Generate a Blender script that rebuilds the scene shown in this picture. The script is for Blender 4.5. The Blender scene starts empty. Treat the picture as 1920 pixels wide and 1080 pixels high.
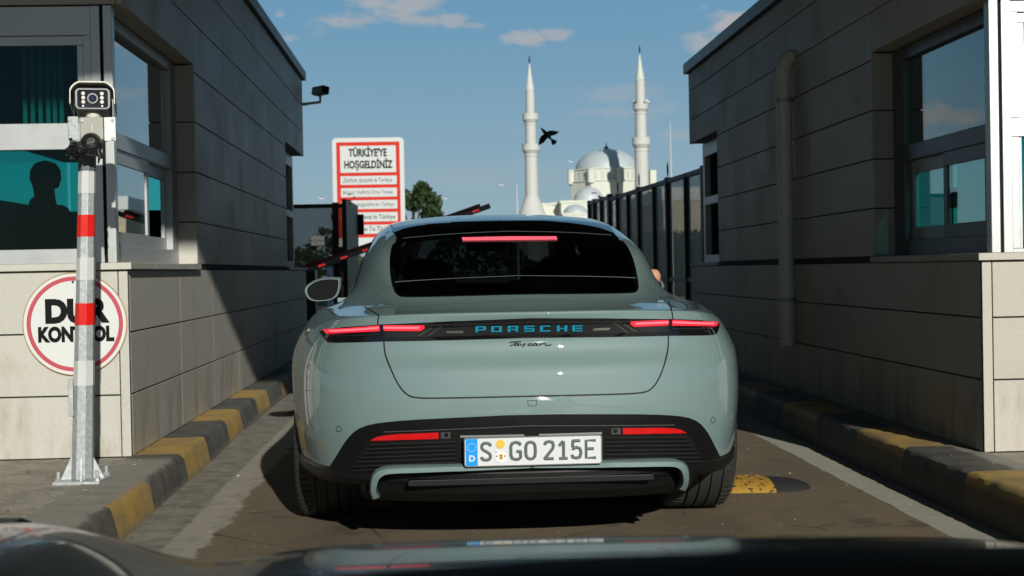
import bpy, math, random
import numpy as np
from mathutils import Vector, Matrix
from mathutils.bvhtree import BVHTree
from mathutils.geometry import delaunay_2d_cdt
R = math.radians
rnd = random.Random(7)
scene = bpy.context.scene
COL = scene.collection

# ------------------------------------------------------------------ camera, sky, sun, exposure
EYE = Vector((0, 0, 1.075))
YAW, PITCH, ROLL, FPX = R(2.884), R(0.743), R(1.1), 2666.7
_fw = Vector((math.sin(YAW)*math.cos(PITCH), math.cos(YAW)*math.cos(PITCH), -math.sin(PITCH)))
_rt = Vector((math.cos(YAW), -math.sin(YAW), 0))
_up = _rt.cross(_fw)
CUP = _up*math.cos(ROLL) + _rt*math.sin(ROLL)
CRT = _rt*math.cos(ROLL) - _up*math.sin(ROLL)
cam_d = bpy.data.cameras.new('camera')
cam = bpy.data.objects.new('camera', cam_d); COL.objects.link(cam)
m3 = Matrix((CRT, CUP, -_fw)).transposed()
cam.matrix_world = Matrix.Translation(EYE) @ m3.to_4x4()
cam_d.lens = 50; cam_d.sensor_width = 36
cam_d.clip_start = 0.02; cam_d.clip_end = 4000
cam_d.dof.use_dof = True; cam_d.dof.focus_distance = 5.6; cam_d.dof.aperture_fstop = 6.8
scene.camera = cam

SUN_EL, SUN_AZ = R(21.0), R(12.0)          # the sun stands behind the camera, a little to its right
sun_dir = Vector((math.sin(SUN_AZ)*math.cos(SUN_EL), -math.cos(SUN_AZ)*math.cos(SUN_EL), math.sin(SUN_EL)))
sun_d = bpy.data.lights.new('sun', 'SUN'); sun_d.energy = 4.9; sun_d.angle = R(0.53); sun_d.color = (0.97, 0.965, 0.875)
sun = bpy.data.objects.new('sun', sun_d); COL.objects.link(sun)
sun.rotation_euler = sun_dir.to_track_quat('Z', 'Y').to_euler()

world = bpy.data.worlds.new("World"); scene.world = world; world.use_nodes = True
wt = world.node_tree; wn, wl = wt.nodes, wt.links
wn.clear()
SKY_STRENGTH = 0.053
def wnode(t, **k):
    n = wn.new(t)
    for a, b in k.items(): setattr(n, a, b)
    return n
out = wnode('ShaderNodeOutputWorld'); bg = wnode('ShaderNodeBackground'); bg.inputs['Strength'].default_value = SKY_STRENGTH
wl.new(bg.outputs[0], out.inputs[0])
sky = wnode('ShaderNodeTexSky', sky_type='NISHITA', sun_disc=False)
sky.sun_elevation = SUN_EL; sky.sun_rotation = math.pi - SUN_AZ
sky.air_density = 1.0; sky.dust_density = 0.1; sky.ozone_density = 4.0; sky.altitude = 100
tc = wnode('ShaderNodeTexCoord'); sep = wnode('ShaderNodeSeparateXYZ'); wl.new(tc.outputs['Generated'], sep.inputs[0])
def wmath(op, a, b=None, c=None, clamp=False):
    n = wnode('ShaderNodeMath', operation=op, use_clamp=clamp)
    for i, s in enumerate((a, b, c)):
        if s is None: continue
        if isinstance(s, (int, float)): n.inputs[i].default_value = s
        else: wl.new(s, n.inputs[i])
    return n.outputs[0]
# clouds live in the sky itself: directions (x/y, z/y) ahead, with ragged noise edges
ysafe = wmath('MAXIMUM', wmath('ABSOLUTE', sep.outputs['Y']), 0.05)
SX = wmath('DIVIDE', sep.outputs['X'], ysafe); SZ = wmath('DIVIDE', sep.outputs['Z'], ysafe)
comb = wnode('ShaderNodeCombineXYZ'); wl.new(SX, comb.inputs[0]); wl.new(wmath('MULTIPLY', SZ, 2.2), comb.inputs[1])
wl.new(wmath('MULTIPLY', sep.outputs['Y'], 0.2), comb.inputs[2])
nz = wnode('ShaderNodeTexNoise'); nz.inputs['Scale'].default_value = 34; nz.inputs['Detail'].default_value = 7; nz.inputs['Roughness'].default_value = 0.6
wl.new(comb.outputs[0], nz.inputs['Vector'])
nz2 = wnode('ShaderNodeTexNoise'); nz2.inputs['Scale'].default_value = 3.2; nz2.inputs['Detail'].default_value = 6; nz2.inputs['Roughness'].default_value = 0.55
wl.new(comb.outputs[0], nz2.inputs['Vector'])
def pix(u, v):
    d = _fw + CRT*((u-960)/FPX) - CUP*((v-540)/FPX)
    return d.x/d.y, d.z/d.y
CLOUDS = [  # centre px, radii px, strength
    (640, 38, 85, 26, .62), (740, 12, 95, 22, .62), (800, 38, 75, 16, .55), (890, 48, 22, 8, .35),
    (985, 72, 55, 15, .62), (1045, 66, 42, 15, .55), (1160, 175, 95, 22, .22), (1150, 210, 80, 14, .22), (1225, 205, 45, 22, .2),
    (1390, 48, 75, 42, .75), (1350, 78, 60, 26, .55), (1275, 252, 60, 14, .25),
    (-150, 250, 120, 40, .8), (-60, 262, 60, 26, .6), (1420, 165, 55, 20, .3),
    (540, 70, 18, 8, .35), (525, 28, 14, 9, .4), (1000, 245, 70, 10, .1), (900, 330, 200, 26, .12), (640, 400, 150, 20, .15)]
mask = None
for (u, v, a, b, s) in CLOUDS:
    x0, z0 = pix(u, v)
    dx = wmath('MULTIPLY', wmath('SUBTRACT', SX, x0), FPX/a); dz = wmath('MULTIPLY', wmath('SUBTRACT', SZ, z0), FPX/b)
    d2 = wmath('ADD', wmath('MULTIPLY', dx, dx), wmath('MULTIPLY', dz, dz))
    val = wmath('SUBTRACT', 1.0, wmath('SQRT', d2))
    val = wmath('ADD', val, wmath('MULTIPLY', wmath('SUBTRACT', nz.outputs[0], 0.5), 3.4))
    val = wmath('MULTIPLY', wmath('MULTIPLY', val, 1.4, clamp=True), s*1.2)
    mask = val if mask is None else wmath('MAXIMUM', mask, val)
mask = wmath('MULTIPLY', mask, wmath('GREATER_THAN', sep.outputs['Y'], 0.0))
gen = wmath('MULTIPLY', wmath('SUBTRACT', nz2.outputs[0], 0.53), 5.0, clamp=True)      # loose cumulus in the rest of the sky
away = wmath('GREATER_THAN', wmath('ABSOLUTE', wmath('SUBTRACT', SX, 0.04)), 0.34)
back = wmath('LESS_THAN', sep.outputs['Y'], 0.0)
gen = wmath('MULTIPLY', wmath('MULTIPLY', gen, wmath('MAXIMUM', away, back)), 0.7)
mask = wmath('MAXIMUM', mask, gen, clamp=True)
mixc = wnode('ShaderNodeMix', data_type='RGBA')
hsv = wnode('ShaderNodeHueSaturation'); hsv.inputs['Saturation'].default_value = 0.95; hsv.inputs['Value'].default_value = 0.62
wl.new(sky.outputs[0], hsv.inputs['Color'])
wl.new(mask, mixc.inputs[0]); 
# the clear sky ahead is an even blue right down to a paler band at the skyline
hz = wnode('ShaderNodeMapRange', interpolation_type='SMOOTHSTEP'); wl.new(sep.outputs['Z'], hz.inputs[0]); hz.inputs[1].default_value = .0; hz.inputs[2].default_value = .22
hmix = wnode('ShaderNodeMix', data_type='RGBA'); wl.new(hz.outputs[0], hmix.inputs[0]); hmix.inputs[6].default_value = (6.0, 8.7, 10.3, 1); hmix.inputs[7].default_value = (2.8, 6.6, 10.1, 1)
smix = wnode('ShaderNodeMix', data_type='RGBA'); fy = wnode('ShaderNodeMapRange'); wl.new(sep.outputs['Y'], fy.inputs[0]); fy.inputs[1].default_value = -.3; fy.inputs[2].default_value = .5; fy.inputs[3].default_value = .15; fy.inputs[4].default_value = .8; wl.new(fy.outputs[0], smix.inputs[0]); wl.new(hsv.outputs[0], smix.inputs[6]); wl.new(hmix.outputs[2], smix.inputs[7])
wl.new(smix.outputs[2], mixc.inputs[6]); mixc.inputs[7].default_value = (8.2, 8.2, 8.4, 1)
wl.new(mixc.outputs[2], bg.inputs['Color'])

scene.view_settings.view_transform = 'Standard'; scene.view_settings.look = 'None'
scene.view_settings.exposure = 0.0; scene.view_settings.gamma = 1.0; scene.view_settings.use_curve_mapping = False
try:
    scene.cycles.max_bounces = 8; scene.cycles.transparent_max_bounces = 16
    scene.cycles.caustics_reflective = False; scene.cycles.caustics_refractive = False
    scene.cycles.use_denoising = True
except Exception: pass

# ------------------------------------------------------------------ materials
def new_mat(name):
    m = bpy.data.materials.new(name); m.use_nodes = True
    return m, m.node_tree.nodes, m.node_tree.links, m.node_tree.nodes['Principled BSDF']
class NT:
    """small helper to write node graphs"""
    def __init__(s, m): s.t = m.node_tree; s.n = s.t.nodes; s.l = s.t.links
    def put(s, sock, v):
        if v is None: return
        if hasattr(v, 'links') or isinstance(v, bpy.types.NodeSocket): s.l.new(v, sock)
        elif isinstance(v, tuple) and len(v) == 3 and sock.type == 'RGBA': sock.default_value = (*v, 1)
        else: sock.default_value = v
    def math(s, op, a, b=None, clamp=False):
        n = s.n.new('ShaderNodeMath'); n.operation = op; n.use_clamp = clamp
        s.put(n.inputs[0], a); s.put(n.inputs[1], b); return n.outputs[0]
    def coord(s, kind='Object', scale=(1, 1, 1)):
        c = s.n.new('ShaderNodeTexCoord'); mp = s.n.new('ShaderNodeMapping'); mp.inputs['Scale'].default_value = scale
        s.l.new(c.outputs[kind], mp.inputs[0]); return mp.outputs[0]
    def xyz(s, v):
        n = s.n.new('ShaderNodeSeparateXYZ'); s.l.new(v, n.inputs[0]); return n.outputs
    def noise(s, v, scale, detail=4, rough=.55, dist=0):
        n = s.n.new('ShaderNodeTexNoise'); s.l.new(v, n.inputs['Vector'])
        n.inputs['Scale'].default_value = scale; n.inputs['Detail'].default_value = detail
        n.inputs['Roughness'].default_value = rough; n.inputs['Distortion'].default_value = dist; return n.outputs[0]
    def ramp(s, f, a, b):
        n = s.n.new('ShaderNodeMapRange'); n.interpolation_type = 'SMOOTHSTEP'
        s.put(n.inputs[0], f); n.inputs[1].default_value = a; n.inputs[2].default_value = b; return n.outputs[0]
    def mix(s, f, a, b, mode='MIX'):
        n = s.n.new('ShaderNodeMix'); n.data_type = 'RGBA'; n.blend_type = mode
        s.put(n.inputs[0], f); s.put(n.inputs[6], a); s.put(n.inputs[7], b); return n.outputs[2]
    def bump(s, h, strength, dist=.01):
        n = s.n.new('ShaderNodeBump'); n.inputs['Strength'].default_value = strength; n.inputs['Distance'].default_value = dist
        s.l.new(h, n.inputs['Height']); return n.outputs[0]
def mat(name, col, rough=.5, metal=0., var=.12, scale=6., bump=0., coat=0., emit=None, estr=0., spec=.5):
    m, n, l, b = new_mat(name); t = NT(m)
    v = t.coord()
    f = t.noise(v, scale, 5)
    c = t.mix(f, tuple(max(0, x*(1-var)) for x in col), tuple(x*(1+var) for x in col))
    l.new(c, b.inputs['Base Color'])
    t.put(b.inputs['Roughness'], t.math('ADD', t.math('MULTIPLY', t.noise(v, scale*2.3, 3), .12), rough-.06, clamp=True))
    b.inputs['Metallic'].default_value = metal; b.inputs['Specular IOR Level'].default_value = spec
    if coat: b.inputs['Coat Weight'].default_value = coat; b.inputs['Coat Roughness'].default_value = .02
    if bump: l.new(t.bump(t.noise(v, scale*6, 4), bump), b.inputs['Normal'])
    if emit: b.inputs['Emission Color'].default_value = (*emit, 1); b.inputs['Emission Strength'].default_value = estr
    return m
def stone_mat(name, base, dirt=.5, sheen=.2):
    m, n, l, b = new_mat(name); t = NT(m); v = t.coord()
    fine = t.noise(v, 45, 6, .65); big = t.noise(v, 2.2, 5, .6, .4)
    streak = t.noise(t.coord(scale=(9, 9, .55)), 1.0, 6, .7)
    geo = n.new('ShaderNodeNewGeometry')
    c = t.mix(fine, tuple(x*.86 for x in base), tuple(x*1.1 for x in base))
    c = t.mix(t.math('MULTIPLY', geo.outputs['Random Per Island'], .22), c, tuple(x*.62 for x in base))
    c = t.mix(t.math('MULTIPLY', t.ramp(streak, .57, .78), dirt*.5), c, tuple(x*.42 for x in (base[0]*1.0, base[1]*.93, base[2]*.82)))
    c = t.mix(t.math('MULTIPLY', t.ramp(big, .56, .72), dirt*.45), c, (base[0]*.62, base[1]*.55, base[2]*.45))
    zz = t.xyz(v)[2]
    low = t.math('MULTIPLY', t.ramp(zz, .5, .15), t.ramp(t.noise(t.coord(scale=(7, 7, 1.2)), 1, 5, .7), .4, .7))
    c = t.mix(t.math('MULTIPLY', low, dirt*.5), c, (.18, .13, .08))
    scr = t.noise(t.coord(scale=(3, 3, 9)), 3.0, 8, .72, 1.2)
    c = t.mix(t.math('MULTIPLY', t.ramp(scr, .645, .69), .55), c, tuple(min(.8, x*1.5) for x in base))
    l.new(c, b.inputs['Base Color'])
    t.put(b.inputs['Roughness'], t.math('ADD', t.math('MULTIPLY', big, .3), .34)); b.inputs['Specular IOR Level'].default_value = sheen
    l.new(t.bump(fine, .06, .004), b.inputs['Normal'])
    return m
M = {}
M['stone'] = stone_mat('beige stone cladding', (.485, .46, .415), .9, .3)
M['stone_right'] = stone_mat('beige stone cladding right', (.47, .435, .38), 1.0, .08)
M['gap'] = mat('dark joint', (.02, .02, .02), .9)
M['alu'] = mat('aluminium frame', (.40, .41, .42), .42, .3, .06, 3)
M['white_frame'] = mat('white frame', (.50, .51, .505), .36, .55, .05, 5)
M['dark_frame'] = mat('dark anodised frame', (.12, .125, .13), .4, .4)
M['inside'] = mat('booth interior', (.05, .05, .05), .8)
M['fabric'] = mat('blind fabric', (.10, .12, .12), .8)
M['roof_trim'] = mat('grey sheet roof trim', (.11, .12, .135), .45, .3)
M['pipe'] = mat('grey painted pipe', (.72, .71, .67), .5, 0, .2, 9)
M['galv'] = None
def galv():
    m, n, l, b = new_mat('galvanised steel'); t = NT(m); v = t.coord()
    vo = n.new('ShaderNodeTexVoronoi'); l.new(v, vo.inputs['Vector']); vo.inputs['Scale'].default_value = 55
    c = t.mix(vo.outputs['Distance'], (.30, .32, .33), (.46, .48, .49))
    c = t.mix(t.math('MULTIPLY', t.ramp(t.noise(v, 24, 6, .7), .56, .7), .75), c, (.62, .63, .61))
    c = t.mix(t.math('MULTIPLY', t.ramp(t.noise(v, 9, 4), .6, .75), .5), c, (.2, .19, .17))
    l.new(c, b.inputs['Base Color']); b.inputs['Metallic'].default_value = .35; b.inputs['Roughness'].default_value = .5
    return m
M['galv'] = galv()
M['white_tape'] = mat('white reflective tape', (.52, .52, .50), .35, 0, .1, 14)
M['red_tape'] = mat('red reflective tape', (.60, .010, .005), .35, 0, .06, 14, emit=(1, .02, .01), estr=.0)
M['black'] = mat('black plastic', (.014, .014, .014), .4, 0, .2, 8, .05)
M['black_matte'] = mat('matte black', (.004, .004, .004), .7, 0, .2, spec=.2)
M['black_gloss'] = mat('glossy black', (.006, .006, .007), .06, 0, .1, 3, coat=.6)
M['trim_black'] = mat('black bumper plastic', (.0042, .0045, .0048), .4, 0, .15, 20, .04, spec=.25)
M['bag'] = mat('shiny black plastic wrap', (.012, .012, .013), .22, 0, .2, 20, .5)
M['cream'] = mat('aged camera housing', (.52, .49, .42), .5, 0, .18, 18)
M['lens'] = mat('lens glass', (.02, .025, .06), .08, 0, .1, 3, coat=1)
M['led'] = mat('infrared led lens', (.75, .72, .62), .25, 0, .08, 30)
M['sign_white'] = mat('white sign face', (.58, .58, .57), .4, 0, .03, 6)
M['sign_red'] = mat('faded red sign ring', (.42, .055, .075), .45, 0, .1, 8)
M['ink'] = mat('black lettering', (.008, .008, .008), .75, 0, .2, 30, spec=.1)
M['board_white'] = mat('white board', (.47, .48, .48), .4, 0, .04, 4)
M['board_red'] = mat('red board', (.50, .026, .014), .6, 0, .1, 5, spec=.12)
M['ink_grey'] = mat('grey lettering', (.012, .012, .013), .7, 0, .25, 8, spec=.1)
M['metal_dark'] = mat('dark painted steel', (.035, .034, .035), .5, .2, .2)
M['rust_dark'] = mat('brown painted steel', (.09, .06, .055), .6, .1, .2)
M['boom'] = mat('grey boom', (.30, .30, .29), .4, .2, .12)
M['boom_red'] = mat('red boom strip', (.40, .015, .018), .35, 0, .1)
M['led_red'] = mat('lit red marker', (.8, .02, .02), .4, 0, .05, 5, emit=(1, .03, .02), estr=1.3)
M['minaret'] = mat('white stone', (.47, .465, .44), .7, 0, .06, .8)
M['lead'] = mat('grey lead roof', (.42, .455, .47), .55, .1, .10, .5)
M['mosque'] = mat('cream render', (.56, .56, .49), .8, 0, .06, .3)
M['mosque_win'] = mat('pale window', (.45, .46, .42), .5, 0, .1, .5)
M['cone'] = mat('minaret cone', (.50, .50, .47), .6, 0, .1, .6)
M['skin'] = mat('skin', (.55, .27, .17), .5, 0, .08, 12)
M['dark_cloth'] = mat('dark clothing', (.02, .02, .024), .85)
M['hair'] = mat('dark hair', (.012, .010, .009), .6)
M['feather'] = mat('slate feathers', (.035, .037, .045), .6, 0, .3, 30)
M['gull'] = mat('white feathers', (.75, .75, .74), .6, 0, .1, 5)
M['tan_wall'] = mat('sandy wall', (.42, .36, .26), .8, 0, .3, 1.2)
M['blue_sign'] = mat('blue panel', (.02, .06, .16), .5)
M['rubber'] = mat('tyre rubber', (.022, .022, .022), .62, 0, .25, 14, .05)
M['rim'] = mat('dark alloy', (.05, .05, .055), .35, .8)
M['mirror'] = mat('mirror glass', (.05, .06, .07), .03, 1.0, .05)

def glass_mat(name, tint, refl=1.0, ior=1.52):
    m, n, l, b = new_mat(name); n.remove(b); t = NT(m)
    o = n['Material Output']
    tr = n.new('ShaderNodeBsdfTransparent'); tr.inputs[0].default_value = (*tint, 1)
    gl = n.new('ShaderNodeBsdfGlossy'); gl.inputs['Roughness'].default_value = .004
    lw = n.new('ShaderNodeLayerWeight'); lw.inputs[0].default_value = .5
    fr = t.math('ADD', t.math('MULTIPLY', t.math('POWER', lw.outputs['Facing'], 5.0), .95), .045)
    v = t.coord()
    l.new(t.bump(t.noise(v, 1.1, 2), .02, .02), gl.inputs['Normal'])
    mx = n.new('ShaderNodeMixShader'); l.new(t.math('MULTIPLY', fr, refl, clamp=True), mx.inputs[0])
    l.new(tr.outputs[0], mx.inputs[1]); l.new(gl.outputs[0], mx.inputs[2]); l.new(mx.outputs[0], o.inputs[0])
    return m
M['glass'] = glass_mat('green tinted glass', (.30, .80, .77), .6)
M['glass_clear'] = glass_mat('tinted pane', (.42, .66, .64), 2.0)

M['car_glass'] = glass_mat('privacy glass', (.055, .062, .062), .9)
M['screen_glass'] = glass_mat('windscreen glass', (.45, .50, .50), .8)
M['seat'] = mat('dark leather', (.03, .03, .032), .5, 0, .15)
def mesh_screen():
    m, n, l, b = new_mat('perforated steel sheet'); t = NT(m); v = t.coord()
    x, y, z = t.xyz(v)
    b.inputs['Base Color'].default_value = (.06, .062, .066, 1); b.inputs['Roughness'].default_value = .5
    h = t.math('ADD', x, y)
    s = 1/.008
    px = t.math('SINE', t.math('MULTIPLY', h, 2*math.pi*s)); pz = t.math('SINE', t.math('MULTIPLY', z, 2*math.pi*s))
    hole = t.math('GREATER_THAN', t.math('ADD', px, pz), 1.0)
    tr = n.new('ShaderNodeBsdfTransparent'); mx = n.new('ShaderNodeMixShader')
    l.new(hole, mx.inputs[0]); l.new(b.outputs[0], mx.inputs[1]); l.new(tr.outputs[0], mx.inputs[2])
    l.new(mx.outputs[0], n['Material Output'].inputs[0]); return m
M['screen'] = mesh_screen()

def paint():
    m, n, l, b = new_mat('ice blue car paint'); t = NT(m); v = t.coord()
    f = t.noise(v, 900, 2, .5)
    c = t.mix(f, (.132, .194, .196), (.150, .216, .218))
    l.new(c, b.inputs['Base Color']); b.inputs['Metallic'].default_value = 0; b.inputs['Roughness'].default_value = .6
    b.inputs['Coat Weight'].default_value = 1.0; b.inputs['Coat Roughness'].default_value = .012; b.inputs['Coat IOR'].default_value = 1.55
    return m
M['paint'] = paint()
M['own_paint'] = mat('black metallic paint', (.010, .010, .012), .25, .2, .1, 300, coat=.55)
M['lamp_red'] = mat('lit tail lamp', (.5, .01, .02), .3, 0, .15, 60, emit=(1, .025, .05), estr=.8)
M['lamp_pink'] = mat('lit brake lamp', (.5, .05, .08), .3, 0, .1, 60, emit=(1, .16, .22), estr=.75)
M['lamp_core'] = mat('lit tail lamp core', (.5, .05, .06), .3, 0, .15, 60, emit=(1, .16, .20), estr=1.25)
M['mirror_dark'] = mat('dark mirror glass', (.01, .011, .012), .25, 0, .1, 3, spec=.04)
M['lamp_off'] = mat('red reflector', (.55, .004, .006), .18, 0, .25, 40, coat=1)
M['chrome'] = mat('satin metal', (.55, .55, .53), .25, .9, .08)
M['dark_weave'] = mat('dark lamp internals', (.018, .019, .020), .35, .2, .6, 260)
M['teal'] = mat('teal lettering', (.004, .25, .38), .25, .1, .1, 30, coat=1)
M['plate_white'] = mat('white number plate', (.60, .61, .62), .35, 0, .02, 10)
M['plate_ink'] = mat('grey plate lettering', (.085, .10, .105), .4, 0, .1, 20)
M['plate_blue'] = mat('blue plate band', (.0, .27, .72), .4, 0, .04, 10)
M['yellow'] = mat('yellow seal', (.75, .48, .08), .5, 0, .25, 120)
M['seam'] = mat('panel gap', (.004, .005, .005), .7)
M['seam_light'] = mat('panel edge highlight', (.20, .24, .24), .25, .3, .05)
M['dash'] = mat('dashboard', (.010, .010, .012), .7)

# ------------------------------------------------------------------ mesh helper
class MB:
    def __init__(s): s.v = []; s.f = []; s.m = []
    def add(s, vs, fs, m=0):
        k = len(s.v); s.v += [tuple(p) for p in vs]; s.f += [tuple(i+k for i in f) for f in fs]; s.m += [m]*len(fs); return s
    def box(s, a, b, m=0, mtx=None):
        (x0, y0, z0), (x1, y1, z1) = [tuple(map(min, a, b)), tuple(map(max, a, b))]
        vs = [Vector(p) for p in ((x0,y0,z0),(x1,y0,z0),(x1,y1,z0),(x0,y1,z0),(x0,y0,z1),(x1,y0,z1),(x1,y1,z1),(x0,y1,z1))]
        if mtx is not None: vs = [mtx @ p for p in vs]
        return s.add(vs, [(0,3,2,1),(4,5,6,7),(0,1,5,4),(1,2,6,5),(2,3,7,6),(3,0,4,7)], m)
    def prism(s, poly, a, b, axis='y', m=0, mtx=None):
        def P(p, d): return {'y': (p[0], d, p[1]), 'x': (d, p[0], p[1]), 'z': (p[0], p[1], d)}[axis]
        n = len(poly); vs = [Vector(P(p, a)) for p in poly] + [Vector(P(p, b)) for p in poly]
        if mtx is not None: vs = [mtx @ p for p in vs]
        return s.add(vs, [tuple(range(n)), tuple(range(2*n-1, n-1, -1))] + [(i, i+n, (i+1) % n+n, (i+1) % n) for i in range(n)], m)
    def lathe(s, prof, n=24, m=0, mtx=None, a0=0.0):
        vs = []; fs = []
        for (r, z) in prof:
            for k in range(n):
                a = a0+2*math.pi*k/n; vs.append(Vector((r*math.cos(a), r*math.sin(a), z)))
        for i in range(len(prof)-1):
            for k in range(n):
                fs.append((i*n+k, i*n+(k+1) % n, (i+1)*n+(k+1) % n, (i+1)*n+k))
        fs.append(tuple(range(n-1, -1, -1))); fs.append(tuple((len(prof)-1)*n+k for k in range(n)))
        if mtx is not None: vs = [mtx @ p for p in vs]
        return s.add(vs, fs, m)
    def tube(s, path, r, n=10, m=0):
        path = [Vector(p) for p in path]; rs = r if isinstance(r, (list, tuple)) else [r]*len(path)
        vs = []; fs = []; ref = None
        for i, p in enumerate(path):
            t = (path[min(i+1, len(path)-1)] - path[max(i-1, 0)]).normalized()
            if ref is None: ref = Vector((0, 0, 1)) if abs(t.z) < .9 else Vector((1, 0, 0))
            u = t.cross(ref).normalized(); w = u.cross(t).normalized(); ref = w
            for k in range(n):
                a = 2*math.pi*k/n; vs.append(p + (u*math.cos(a) + w*math.sin(a))*rs[i])
        for i in range(len(path)-1):
            for k in range(n): fs.append((i*n+k, i*n+(k+1) % n, (i+1)*n+(k+1) % n, (i+1)*n+k))
        fs.append(tuple(range(n-1, -1, -1))); fs.append(tuple((len(path)-1)*n+k for k in range(n)))
        return s.add(vs, fs, m)
    def disc(s, c, r, n=32, d=.004, m=0, axis='y'):
        poly = [(c[0]+r*math.cos(2*math.pi*k/n), c[2]+r*math.sin(2*math.pi*k/n)) for k in range(n)]
        return s.prism(poly, c[1]-d, c[1], axis, m)
    def ring(s, c, r0, r1, y0, y1, n=64, m=0):
        vs = []
        for k in range(n):
            a = 2*math.pi*k/n; ca, sa = math.cos(a), math.sin(a)
            vs += [(c[0]+r0*ca, y0, c[2]+r0*sa), (c[0]+r1*ca, y0, c[2]+r1*sa), (c[0]+r1*ca, y1, c[2]+r1*sa), (c[0]+r0*ca, y1, c[2]+r0*sa)]
        fs = []
        for k in range(n):
            a, b = 4*k, 4*((k+1) % n)
            fs += [(a, b, b+1, a+1), (a+1, b+1, b+2, a+2), (a+2, b+2, b+3, a+3), (a+3, b+3, b, a)]
        return s.add(vs, fs, m)
    def mesh(s, name, mats, smooth=None):
        me = bpy.data.meshes.new(name); me.from_pydata(s.v, [], s.f)
        for m in (mats if isinstance(mats, (list, tuple)) else [mats]): me.materials.append(m)
        me.polygons.foreach_set('material_index', s.m); me.validate(); me.update()
        import bmesh
        bm = bmesh.new(); bm.from_mesh(me); bmesh.ops.recalc_face_normals(bm, faces=bm.faces); bm.to_mesh(me); bm.free()
        if smooth is not None:
            me.polygons.foreach_set('use_smooth', [True]*len(me.polygons)); me.set_sharp_from_angle(angle=R(smooth))
        return me
    def build(s, name, mats, parent=None, smooth=None, bevel=0):
        return link(name, s.mesh(name, mats, smooth), parent, bevel)
def link(name, me, parent=None, bevel=0):
    o = bpy.data.objects.new(name, me); COL.objects.link(o); o.parent = parent
    if bevel:
        md = o.modifiers.new('edge', 'BEVEL'); md.width = bevel; md.segments = 2; md.limit_method = 'ANGLE'; md.angle_limit = R(40)
    return o
def thing(name, label, cat, loc=(0, 0, 0), rot=(0, 0, 0), group=None):
    o = bpy.data.objects.new(name, None); COL.objects.link(o); o.location = loc; o.rotation_euler = rot
    o.empty_display_size = .1
    return tag(o, label, cat, group)
def tag(o, label, cat, group=None):
    o['label'] = label; o['category'] = cat
    if group: o['group'] = group
    return o
def struct(o): o['kind'] = 'structure'; return o
def text_mesh(txt, size, bold=0., depth=.001, sx=1., shear=0., align='CENTER', spacing=1.):
    """letters standing in the XZ plane, front towards -Y"""
    c = bpy.data.curves.new('txt', 'FONT'); c.body = txt; c.size = size; c.offset = bold; c.extrude = depth
    c.align_x = align; c.align_y = 'CENTER'; c.shear = shear; c.space_character = spacing; c.resolution_u = 4
    o = bpy.data.objects.new('txt', c); COL.objects.link(o)
    dg = bpy.context.evaluated_depsgraph_get(); dg.update()
    me = bpy.data.meshes.new_from_object(o.evaluated_get(dg))
    bpy.data.objects.remove(o); bpy.data.curves.remove(c)
    b = MB(); b.v = [(v.co.x*sx, -v.co.z, v.co.y) for v in me.vertices]
    b.f = [tuple(p.vertices) for p in me.polygons]; b.m = [0]*len(b.f)
    bpy.data.meshes.remove(me)
    return b
def shifted(b, dx, dy, dz):
    b.v = [(x+dx, y+dy, z+dz) for x, y, z in b.v]; return b
def merge(bs):
    o = MB()
    for b in bs:
        k = len(o.v); o.v += b.v; o.f += [tuple(i+k for i in f) for f in b.f]; o.m += b.m
    return o

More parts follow.
